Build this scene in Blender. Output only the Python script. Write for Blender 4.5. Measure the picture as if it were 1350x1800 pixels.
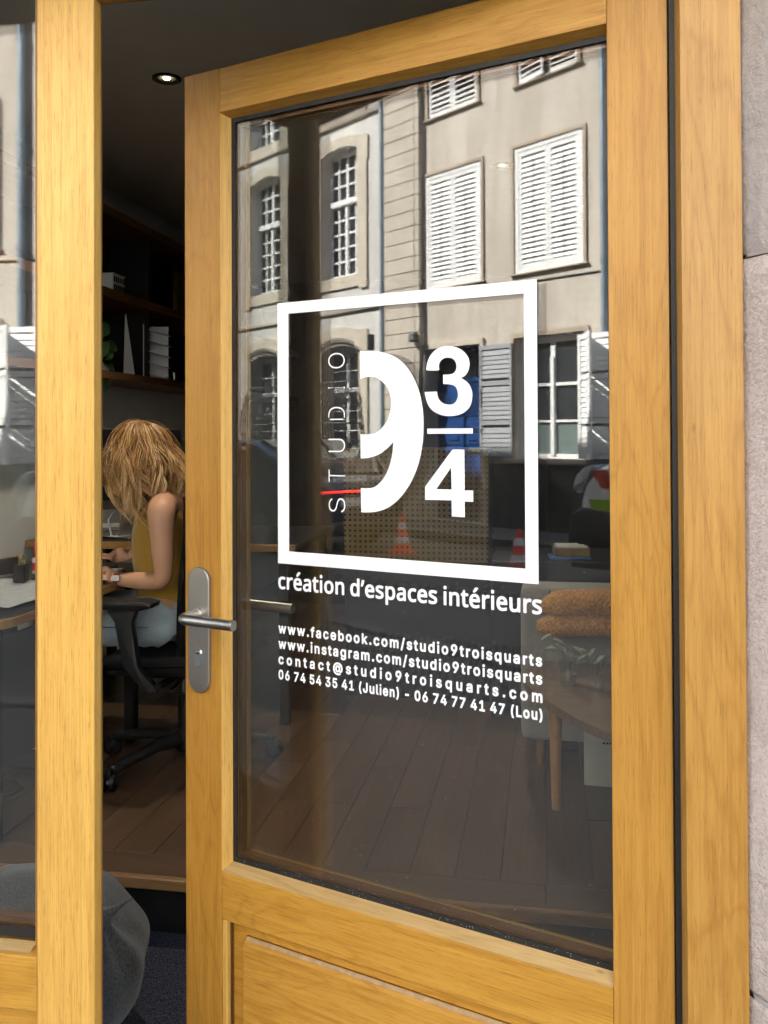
import bpy, bmesh, math, random, json
import numpy as np
from mathutils import Vector, Matrix, noise
R=math.radians
sc=bpy.context.scene
for o in list(sc.objects): bpy.data.objects.remove(o)
COL=sc.collection
# ------------------------------------------------------------------ camera
FPX=1600.; BETA=R(9.9); THETA=R(19.8); PITCH=math.atan(7.4e-6*1600); ROLL=R(0.26)
CX,CY=675.,765-1600*math.tan(PITCH)
CAM=np.array([0,-1.34,1.4])
AX=np.array([-math.sin(BETA)*math.cos(PITCH),math.cos(BETA)*math.cos(PITCH),math.sin(PITCH)])
_r=np.array([math.cos(BETA),math.sin(BETA),0.]);_u=np.cross(_r,AX)
RT=math.cos(ROLL)*_r-math.sin(ROLL)*_u; UP=math.cos(ROLL)*_u+math.sin(ROLL)*_r
cam=bpy.data.objects.new('camera',bpy.data.cameras.new('camera')); COL.objects.link(cam)
cam.matrix_world=Matrix(((RT[0],UP[0],-AX[0],CAM[0]),(RT[1],UP[1],-AX[1],CAM[1]),(RT[2],UP[2],-AX[2],CAM[2]),(0,0,0,1)))
cam.data.sensor_fit='VERTICAL'; cam.data.sensor_height=36.; cam.data.sensor_width=27.
cam.data.lens=36.*FPX/1800.; cam.data.shift_x=0; cam.data.shift_y=-(900-CY)/1800.
cam.data.clip_start=.02; cam.data.clip_end=400
sc.camera=cam
# ------------------------------------------------------------------ light
SUNV=Vector((-.50,.62,.76)).normalized()
w=bpy.data.worlds.new('World'); sc.world=w; w.use_nodes=True
nt=w.node_tree; bg=nt.nodes['Background']; sky=nt.nodes.new('ShaderNodeTexSky'); sky.sky_type='NISHITA'; sky.sun_disc=False
sky.sun_elevation=math.asin(SUNV.z); sky.sun_rotation=math.atan2(SUNV.x,SUNV.y)%(2*math.pi)
nt.links.new(sky.outputs[0],bg.inputs[0]); bg.inputs[1].default_value=.10
sun=bpy.data.objects.new('sun',bpy.data.lights.new('sun','SUN')); COL.objects.link(sun)
sun.data.energy=5.; sun.data.angle=R(.5); sun.data.color=(1,.955,.88)
sun.rotation_euler=SUNV.to_track_quat('Z','Y').to_euler()
sc.view_settings.view_transform='Standard'; sc.view_settings.look='None'; sc.view_settings.gamma=1
sc.view_settings.use_curve_mapping=False
sc.view_settings.exposure=2.85
cy=sc.cycles; cy.use_denoising=True; cy.max_bounces=10; cy.diffuse_bounces=5; cy.glossy_bounces=6; cy.transmission_bounces=8
cy.transparent_max_bounces=24; cy.caustics_reflective=False; cy.caustics_refractive=False; cy.sample_clamp_indirect=6.
# ------------------------------------------------------------------ helpers
def at(x,y,Y=None,X=None,Zh=None):
    """where the sight line through photograph point (x,y) meets the plane y=Y, x=X or z=Zh"""
    d=AX*FPX+RT*(x-CX)-UP*(y-CY)
    if Y is not None: t=(Y-CAM[1])/d[1]
    elif X is not None: t=(X-CAM[0])/d[0]
    else: t=(Zh-CAM[2])/d[2]
    p=CAM+d*t; return Vector(p)
def tag(o,label=None,cat=None,group=None,kind=None):
    if label: o['label']=label
    if cat: o['category']=cat
    if group: o['group']=group
    if kind: o['kind']=kind
    return o
def empty(name,loc=(0,0,0),rz=0,label=None,cat=None,group=None):
    o=bpy.data.objects.new(name,None); COL.objects.link(o); o.location=loc; o.rotation_euler=(0,0,rz); o.empty_display_size=.1
    return tag(o,label,cat,group)
class MB:
    def __init__(s): s.bm=bmesh.new()
    def box(s,x0,x1,y0,y1,z0,z1,bev=0,mat=None,seg=1):
        x0,x1=sorted((x0,x1));y0,y1=sorted((y0,y1));z0,z1=sorted((z0,z1))
        vs=[s.bm.verts.new(p) for p in ((x0,y0,z0),(x1,y0,z0),(x1,y1,z0),(x0,y1,z0),(x0,y0,z1),(x1,y0,z1),(x1,y1,z1),(x0,y1,z1))]
        fs=[s.bm.faces.new([vs[i] for i in f]) for f in ((0,3,2,1),(4,5,6,7),(0,1,5,4),(1,2,6,5),(2,3,7,6),(3,0,4,7))]
        if mat is not None:
            for v in vs: v.co=mat@v.co
        if bev>0:
            es={e for f in fs for e in f.edges}
            bmesh.ops.bevel(s.bm,geom=list(es),offset=bev,segments=seg,affect='EDGES',profile=.6)
        return s
    def prism(s,poly,a0,a1,axis='y',mat=None,bev=0,seg=1):
        """polygon given in the two other axes (in x,y,z order), extruded along axis"""
        def P(u,v,a):
            p={'x':(a,u,v),'y':(u,a,v),'z':(u,v,a)}[axis]; p=Vector(p); return mat@p if mat is not None else p
        A=[s.bm.verts.new(P(u,v,a0)) for u,v in poly]; B=[s.bm.verts.new(P(u,v,a1)) for u,v in poly]
        n=len(poly); fs=[s.bm.faces.new(A),s.bm.faces.new(B[::-1])]
        for i in range(n): fs.append(s.bm.faces.new((A[i],B[i],B[(i+1)%n],A[(i+1)%n])))
        if bev>0:
            bmesh.ops.recalc_face_normals(s.bm,faces=fs)
            es=set(fs[0].edges)|set(fs[1].edges)
            bmesh.ops.bevel(s.bm,geom=list(es),offset=bev,segments=seg,affect='EDGES',profile=.6)
        return s
    def tube(s,pts,r,n=8,cap=True):
        pts=[Vector(p) for p in pts]; rs=r if hasattr(r,'__len__') else [r]*len(pts)
        t=(pts[1]-pts[0]).normalized(); ref=Vector((0,0,1)) if abs(t.z)<.9 else Vector((1,0,0))
        u=t.cross(ref).normalized(); rings=[]
        for i,p in enumerate(pts):
            a=pts[max(i-1,0)];b=pts[min(i+1,len(pts)-1)]; t=(b-a)
            t=t.normalized() if t.length>1e-9 else Vector((0,0,1))
            u=(u-t*u.dot(t)); u=u.normalized() if u.length>1e-6 else t.orthogonal().normalized(); v=t.cross(u)
            rings.append([s.bm.verts.new(p+(u*math.cos(2*math.pi*k/n)+v*math.sin(2*math.pi*k/n))*rs[i]) for k in range(n)])
        for a,b in zip(rings,rings[1:]):
            for k in range(n): s.bm.faces.new((a[k],a[(k+1)%n],b[(k+1)%n],b[k]))
        if cap: s.bm.faces.new(rings[0][::-1]); s.bm.faces.new(rings[-1])
        return s
    def lathe(s,prof,c=(0,0,0),n=24,mat=None,cap=True):
        """profile of (r,z) pairs turned about a vertical axis at c"""
        rings=[]
        for r,z in prof:
            ring=[]
            for k in range(n):
                a=2*math.pi*k/n; p=Vector((r*math.cos(a),r*math.sin(a),z))
                if mat is not None: p=mat@p
                ring.append(s.bm.verts.new(p+Vector(c)))
            rings.append(ring)
        for a,b in zip(rings,rings[1:]):
            for k in range(n): s.bm.faces.new((a[k],a[(k+1)%n],b[(k+1)%n],b[k]))
        if cap: s.bm.faces.new(rings[0][::-1]); s.bm.faces.new(rings[-1])
        return s
    def quad(s,*p):
        s.bm.faces.new([s.bm.verts.new(q) for q in p]); return s
    def grid(s,f,nu,nv):
        g=[[s.bm.verts.new(f(i/nu,j/nv)) for j in range(nv+1)] for i in range(nu+1)]
        for i in range(nu):
            for j in range(nv): s.bm.faces.new((g[i][j],g[i+1][j],g[i+1][j+1],g[i][j+1]))
        return s
    def ball(s,c,r,mat=None,nu=20,nv=12):
        r=r if hasattr(r,'__len__') else (r,r,r)
        M=Matrix.Translation(c)@(mat if mat is not None else Matrix.Identity(4))@Matrix.Diagonal((r[0],r[1],r[2],1))
        bmesh.ops.create_uvsphere(s.bm,u_segments=nu,v_segments=nv,radius=1,matrix=M); return s
    def mesh(s,name,smooth=False,fix=True):
        if fix: bmesh.ops.recalc_face_normals(s.bm,faces=s.bm.faces)
        me=bpy.data.meshes.new(name); s.bm.to_mesh(me); s.bm.free()
        if smooth:
            me.shade_smooth()
            if smooth!=True: me.set_sharp_from_angle(angle=R(smooth))
        return me
    def build(s,name,m,parent=None,smooth=False,fix=True):
        return link(name,s.mesh(name,smooth,fix),m,parent)
def link(name,me,m,parent=None):
    o=bpy.data.objects.new(name,me); COL.objects.link(o)
    if m is not None:
        if not me.materials: me.materials.append(m)
    if parent is not None: o.parent=parent
    return o
def children_of(o): return [c for c in COL.objects if c.parent==o]
def copy_tree(o,parent=None,kids=None):
    c=o.copy(); COL.objects.link(c)
    if parent is not None: c.parent=parent
    for ch in (kids or children_of)(o): copy_tree(ch,c,kids)
    return c
# ------------------------------------------------------------------ materials
class NT:
    def __init__(s,name):
        s.m=bpy.data.materials.new(name); s.m.use_nodes=True; s.t=s.m.node_tree; s.t.nodes.clear()
        s.out=s.n('ShaderNodeOutputMaterial')
    def n(s,typ,**k):
        x=s.t.nodes.new(typ)
        for a,b in k.items():
            if a.startswith('i_'):
                key=a[2:].replace('_',' '); x.inputs[key].default_value=b
            else: setattr(x,a,b)
        return x
    def l(s,a,b): s.t.links.new(a,b); return s
    def coord(s,scale=(1,1,1),kind='Object',rot=(0,0,0)):
        c=s.n('ShaderNodeTexCoord'); m=s.n('ShaderNodeMapping'); m.inputs['Scale'].default_value=scale; m.inputs['Rotation'].default_value=rot
        s.l(c.outputs[kind],m.inputs['Vector']); return m.outputs[0]
    def noise(s,vec,scale,detail=4,rough=.55,dist=0):
        x=s.n('ShaderNodeTexNoise'); x.inputs['Scale'].default_value=scale; x.inputs['Detail'].default_value=detail
        x.inputs['Roughness'].default_value=rough; x.inputs['Distortion'].default_value=dist
        s.l(vec,x.inputs['Vector']); return x.outputs['Fac']
    def ramp(s,fac,stops):
        x=s.n('ShaderNodeValToRGB'); e=x.color_ramp.elements
        while len(e)<len(stops): e.new(.5)
        for q,(p,c) in zip(e,stops): q.position=p; q.color=(*c,1) if len(c)==3 else c
        s.l(fac,x.inputs[0]); return x.outputs[0]
    def mix(s,fac,a,b,mode='MIX'):
        x=s.n('ShaderNodeMix',data_type='RGBA',blend_type=mode)
        for v,i in ((fac,0),(a,6),(b,7)):
            if isinstance(v,(int,float)): x.inputs[i].default_value=v
            elif isinstance(v,tuple): x.inputs[i].default_value=(*v,1)
            else: s.l(v,x.inputs[i])
        return x.outputs[2]
    def math(s,op,a,b=0.,c=None):
        x=s.n('ShaderNodeMath',operation=op)
        for i,v in enumerate((a,b) if c is None else (a,b,c)):
            if isinstance(v,(int,float)): x.inputs[i].default_value=v
            else: s.l(v,x.inputs[i])
        return x.outputs[0]
    def bump(s,h,strength=.3,dist=.002):
        x=s.n('ShaderNodeBump'); x.inputs['Strength'].default_value=strength; x.inputs['Distance'].default_value=dist
        s.l(h,x.inputs['Height']); return x.outputs[0]
    def pbr(s,col,rough=.5,metal=0,normal=None,spec=.5,coat=0,coatr=.1,**k):
        x=s.n('ShaderNodeBsdfPrincipled')
        for v,i in ((col,'Base Color'),(rough,'Roughness'),(metal,'Metallic'),(spec,'Specular IOR Level'),(coat,'Coat Weight'),(coatr,'Coat Roughness')):
            if isinstance(v,(int,float)): x.inputs[i].default_value=v
            elif isinstance(v,tuple): x.inputs[i].default_value=(*v,1)
            else: s.l(v,x.inputs[i])
        if normal is not None: s.l(normal,x.inputs['Normal'])
        for a,b in k.items(): x.inputs[a.replace('_',' ')].default_value=b
        s.l(x.outputs[0],s.out.inputs[0]); return s.m
def plain(name,col,rough=.5,metal=0,spec=.5,var=.12,scale=8,bump=0,coat=0):
    t=NT(name); v=t.coord(); f=t.noise(v,scale,5)
    c=t.ramp(f,[(.3,tuple(x*(1-var) for x in col)),(.7,tuple(min(1,x*(1+var)) for x in col))])
    nrm=t.bump(t.noise(v,scale*30,3),bump,.001) if bump else None
    return t.pbr(c,rough,metal,nrm,spec,coat)
def oak(name,axis,col=(.60,.322,.062),seed=0.,contrast=1.,rough=.34,bumpk=.5,fig=1.):
    """varnished oak, grain running along axis"""
    t=NT(name); i='xyz'.index(axis)
    c=t.n('ShaderNodeTexCoord'); ad=t.n('ShaderNodeVectorMath',operation='ADD'); ad.inputs[1].default_value=(seed*1.7,seed*.9,seed*2.3)
    t.l(c.outputs['Object'],ad.inputs[0])
    def mp(al,ac):
        m=t.n('ShaderNodeMapping'); sc_=[ac]*3; sc_[i]=al; m.inputs['Scale'].default_value=sc_; t.l(ad.outputs[0],m.inputs['Vector']); return m.outputs[0]
    big=t.noise(mp(1.1,7),1.0,3,.5,.6)                  # cathedral figure
    rings=t.math('FRACT',t.math('MULTIPLY',big,13.))
    rings=t.math('ABSOLUTE',t.math('SUBTRACT',rings,.5))
    fine=t.noise(mp(7,330),1.,4,.62)
    mid=t.noise(mp(3.2,95),1.,4,.62,.25)
    por=t.noise(mp(26,700),1.,2,.6)
    blot=t.noise(mp(1.5,5),1.,3)
    k=contrast
    d=lambda f:tuple(x*f for x in col)
    base=t.ramp(rings,[(0.,(col[0]*(1-.13*k*fig),col[1]*(1-.16*k*fig),col[2]*(1-.22*k*fig))),(.20,d(1.)),(.5,(col[0],col[1]*(1+.03*k),col[2]*(1+.06*k)))])
    base=t.mix(.50*k,base,t.ramp(mid,[(.30,(.76,.68,.52)),(.62,(1.06,1.06,1.02))]),'MULTIPLY')
    base=t.mix(.7*k,base,t.ramp(fine,[(.3,(.80,.75,.64)),(.6,(1.04,1.04,1.04))]),'MULTIPLY')
    base=t.mix(.5*k,base,t.ramp(por,[(.33,(.50,.42,.34)),(.42,(1,1,1))]),'MULTIPLY')
    base=t.mix(.5,base,t.ramp(blot,[(.3,(.84,.80,.74)),(.68,(1.1,1.1,1.1))]),'MULTIPLY')
    # small knocks and pin knots
    vo=t.n('ShaderNodeTexVoronoi',feature='F1'); vo.inputs['Scale'].default_value=1.; vo.inputs['Randomness'].default_value=1.
    t.l(mp(5,13),vo.inputs['Vector'])
    base=t.mix(t.ramp(vo.outputs['Distance'],[(.0,(.75,)*3),(.045,(0,)*3)]),base,(col[0]*.35,col[1]*.28,col[2]*.3))
    h=t.math('ADD',t.math('MULTIPLY',fine,.6),t.math('MULTIPLY',por,.5))
    rr=t.ramp(fine,[(.3,(rough+.10,)*3),(.7,(rough-.04,)*3)])
    return t.pbr(base,rr,0,t.bump(h,bumpk,.0007),.4,.12,.22)
def glass(name,tint=(.985,.992,.985),f0=.045,dust=.012,rough=0.):
    t=NT(name); g=t.n('ShaderNodeNewGeometry')
    dp=t.n('ShaderNodeVectorMath',operation='DOT_PRODUCT'); t.l(g.outputs['Normal'],dp.inputs[0]); t.l(g.outputs['Incoming'],dp.inputs[1])
    c=t.math('SUBTRACT',1.,t.math('ABSOLUTE',dp.outputs['Value'])); p=t.math('POWER',c,5.)
    f=t.math('ADD',t.math('MULTIPLY',p,1-f0),f0)
    tr=t.n('ShaderNodeBsdfTransparent'); tr.inputs[0].default_value=(*tint,1)
    gl=t.n('ShaderNodeBsdfGlossy'); gl.inputs['Roughness'].default_value=rough; gl.inputs[0].default_value=(1,1,1,1)
    m=t.n('ShaderNodeMixShader'); t.l(f,m.inputs[0]); t.l(tr.outputs[0],m.inputs[1]); t.l(gl.outputs[0],m.inputs[2])
    last=m.outputs[0]
    if dust:
        v=t.coord(); big=t.noise(v,6,5,.6); sp=t.noise(v,420,2,.5)
        k=t.math('ADD',t.math('MULTIPLY',big,dust),t.math('MULTIPLY',t.ramp(sp,[(.76,(0,)*3),(.80,(1,)*3)]),.25))
        df=t.n('ShaderNodeBsdfDiffuse'); df.inputs[0].default_value=(.75,.74,.70,1)
        m2=t.n('ShaderNodeMixShader'); t.l(k,m2.inputs[0]); t.l(last,m2.inputs[1]); t.l(df.outputs[0],m2.inputs[2]); last=m2.outputs[0]
    t.l(last,t.out.inputs[0]); return t.m
M={}
M['oakV']=oak('oak_upright','z',(.50,.262,.052),fig=.9); M['oakV2']=oak('oak_upright_b','z',(.53,.265,.045),seed=3.3,fig=.8); M['oakV3']=oak('oak_upright_c','z',(.72,.425,.105),seed=7.1,contrast=1.,fig=.25)
M['oakJ']=oak('oak_jamb','z',(.485,.265,.062),seed=9.4,contrast=1.,fig=1.0)
M['oakH']=oak('oak_level','x',(.56,.295,.052),seed=1.2); M['oakH2']=oak('oak_level_b','x',(.57,.300,.050),seed=5.2,contrast=1.)
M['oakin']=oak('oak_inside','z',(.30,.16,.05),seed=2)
M['dustoak']=oak('dusty_oak','x',(.50,.33,.13),seed=4.4,contrast=.8,rough=.7)
M['glass']=glass('pane_glass',f0=.048,dust=.004)
M['tumbler']=glass('tumbler_glass',(.97,.98,.975),.06,0)
M['rubber']=plain('black_rubber',(.012,.012,.012),.55)
M['bronze']=plain('bronze_spacer',(.16,.085,.04),.4,.6)
M['gold']=plain('brass_strip',(.35,.25,.10),.35,.8)
M['vinyl']=plain('white_vinyl',(.90,.905,.91),.45,var=.01)
M['steel']=plain('brushed_steel',(.56,.54,.51),.33,1.,var=.05,scale=30)
M['steel2']=plain('satin_plate',(.36,.34,.31),.42,.85,var=.07,scale=12)
M['chrome']=plain('chrome',(.7,.7,.7),.12,1.,var=.02)
M['black']=plain('black_plastic',(.013,.013,.014),.45,spec=.35)
M['darkgrey']=plain('dark_grey_plastic',(.017,.018,.020),.4)
M['white']=plain('white_paint',(.78,.78,.77),.5,var=.04)
M['whitewood']=plain('white_painted_wood',(.80,.80,.80),.45,var=.05,scale=5)
M['greywood']=plain('grey_painted_shutter',(.33,.34,.36),.5,var=.07,scale=5)
M['paper']=plain('paper',(.6,.6,.56),.8)
M['zinc']=plain('zinc_pipe',(.27,.33,.39),.45,.4,var=.15,scale=6)
M['farglass']=plain('old_window_glass',(.035,.04,.045),.06,0,.8,var=.3,scale=3)
M['iron']=plain('wrought_iron',(.025,.025,.028),.5)
M['bluedoor']=plain('blue_gloss_paint',(.014,.060,.21),.3,var=.10,scale=4)
def render_wall(name,col,stain,scale=1.,bump=.5):
    t=NT(name); v=t.coord(); a=t.noise(v,.8*scale,6,.6); b=t.noise(t.coord((3.5,3.5,.35)),1.2*scale,5,.6); c=t.noise(v,14*scale,5,.6)
    x=t.ramp(a,[(.3,tuple(q*.86 for q in col)),(.7,tuple(q*1.08 for q in col))])
    x=t.mix(t.ramp(b,[(.42,(0,)*3),(.70,(.75,)*3)]),x,stain)
    x=t.mix(.35,x,t.ramp(c,[(.3,(.78,)*3),(.65,(1.06,)*3)]),'MULTIPLY')
    return t.pbr(x,.9,0,t.bump(t.noise(v,60,5,.65),bump,.006),.2)
M['beige']=render_wall('beige_render',(.60,.545,.48),(.42,.36,.30))
M['beigetrim']=render_wall('beige_trim',(.44,.37,.29),(.34,.28,.22),2.)
M['plaster']=render_wall('pale_plaster',(.66,.645,.62),(.50,.48,.46))
M['ashlar']=render_wall('limestone_ashlar',(.56,.505,.43),(.43,.38,.32),2.5)
M['trimstone']=render_wall('limestone_trim',(.60,.54,.45),(.46,.40,.32),2.)
M['plinth']=render_wall('dark_plinth',(.085,.083,.08),(.04,.04,.04),2.)
M['jamb_top']=render_wall('smooth_stone',(.45,.41,.385),(.33,.30,.30),4.,1.)
t=NT('bushed_stone'); v=t.coord(); a=t.noise(v,3,5); b=t.noise(v,170,4,.7); c=t.noise(t.coord((25,25,.5)),1,4)
x=t.ramp(a,[(.3,(.57,.495,.455)),(.7,(.76,.67,.62))]); x=t.mix(.6,x,t.ramp(b,[(.34,(.66,.63,.61)),(.58,(1.08,1.08,1.07))]),'MULTIPLY')
x=t.mix(.5,x,t.ramp(c,[(.3,(.86,.85,.86)),(.7,(1.06,1.05,1.05))]),'MULTIPLY')
M['jamb_low']=t.pbr(x,.92,0,t.bump(b,1.,.006),.15)
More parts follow.
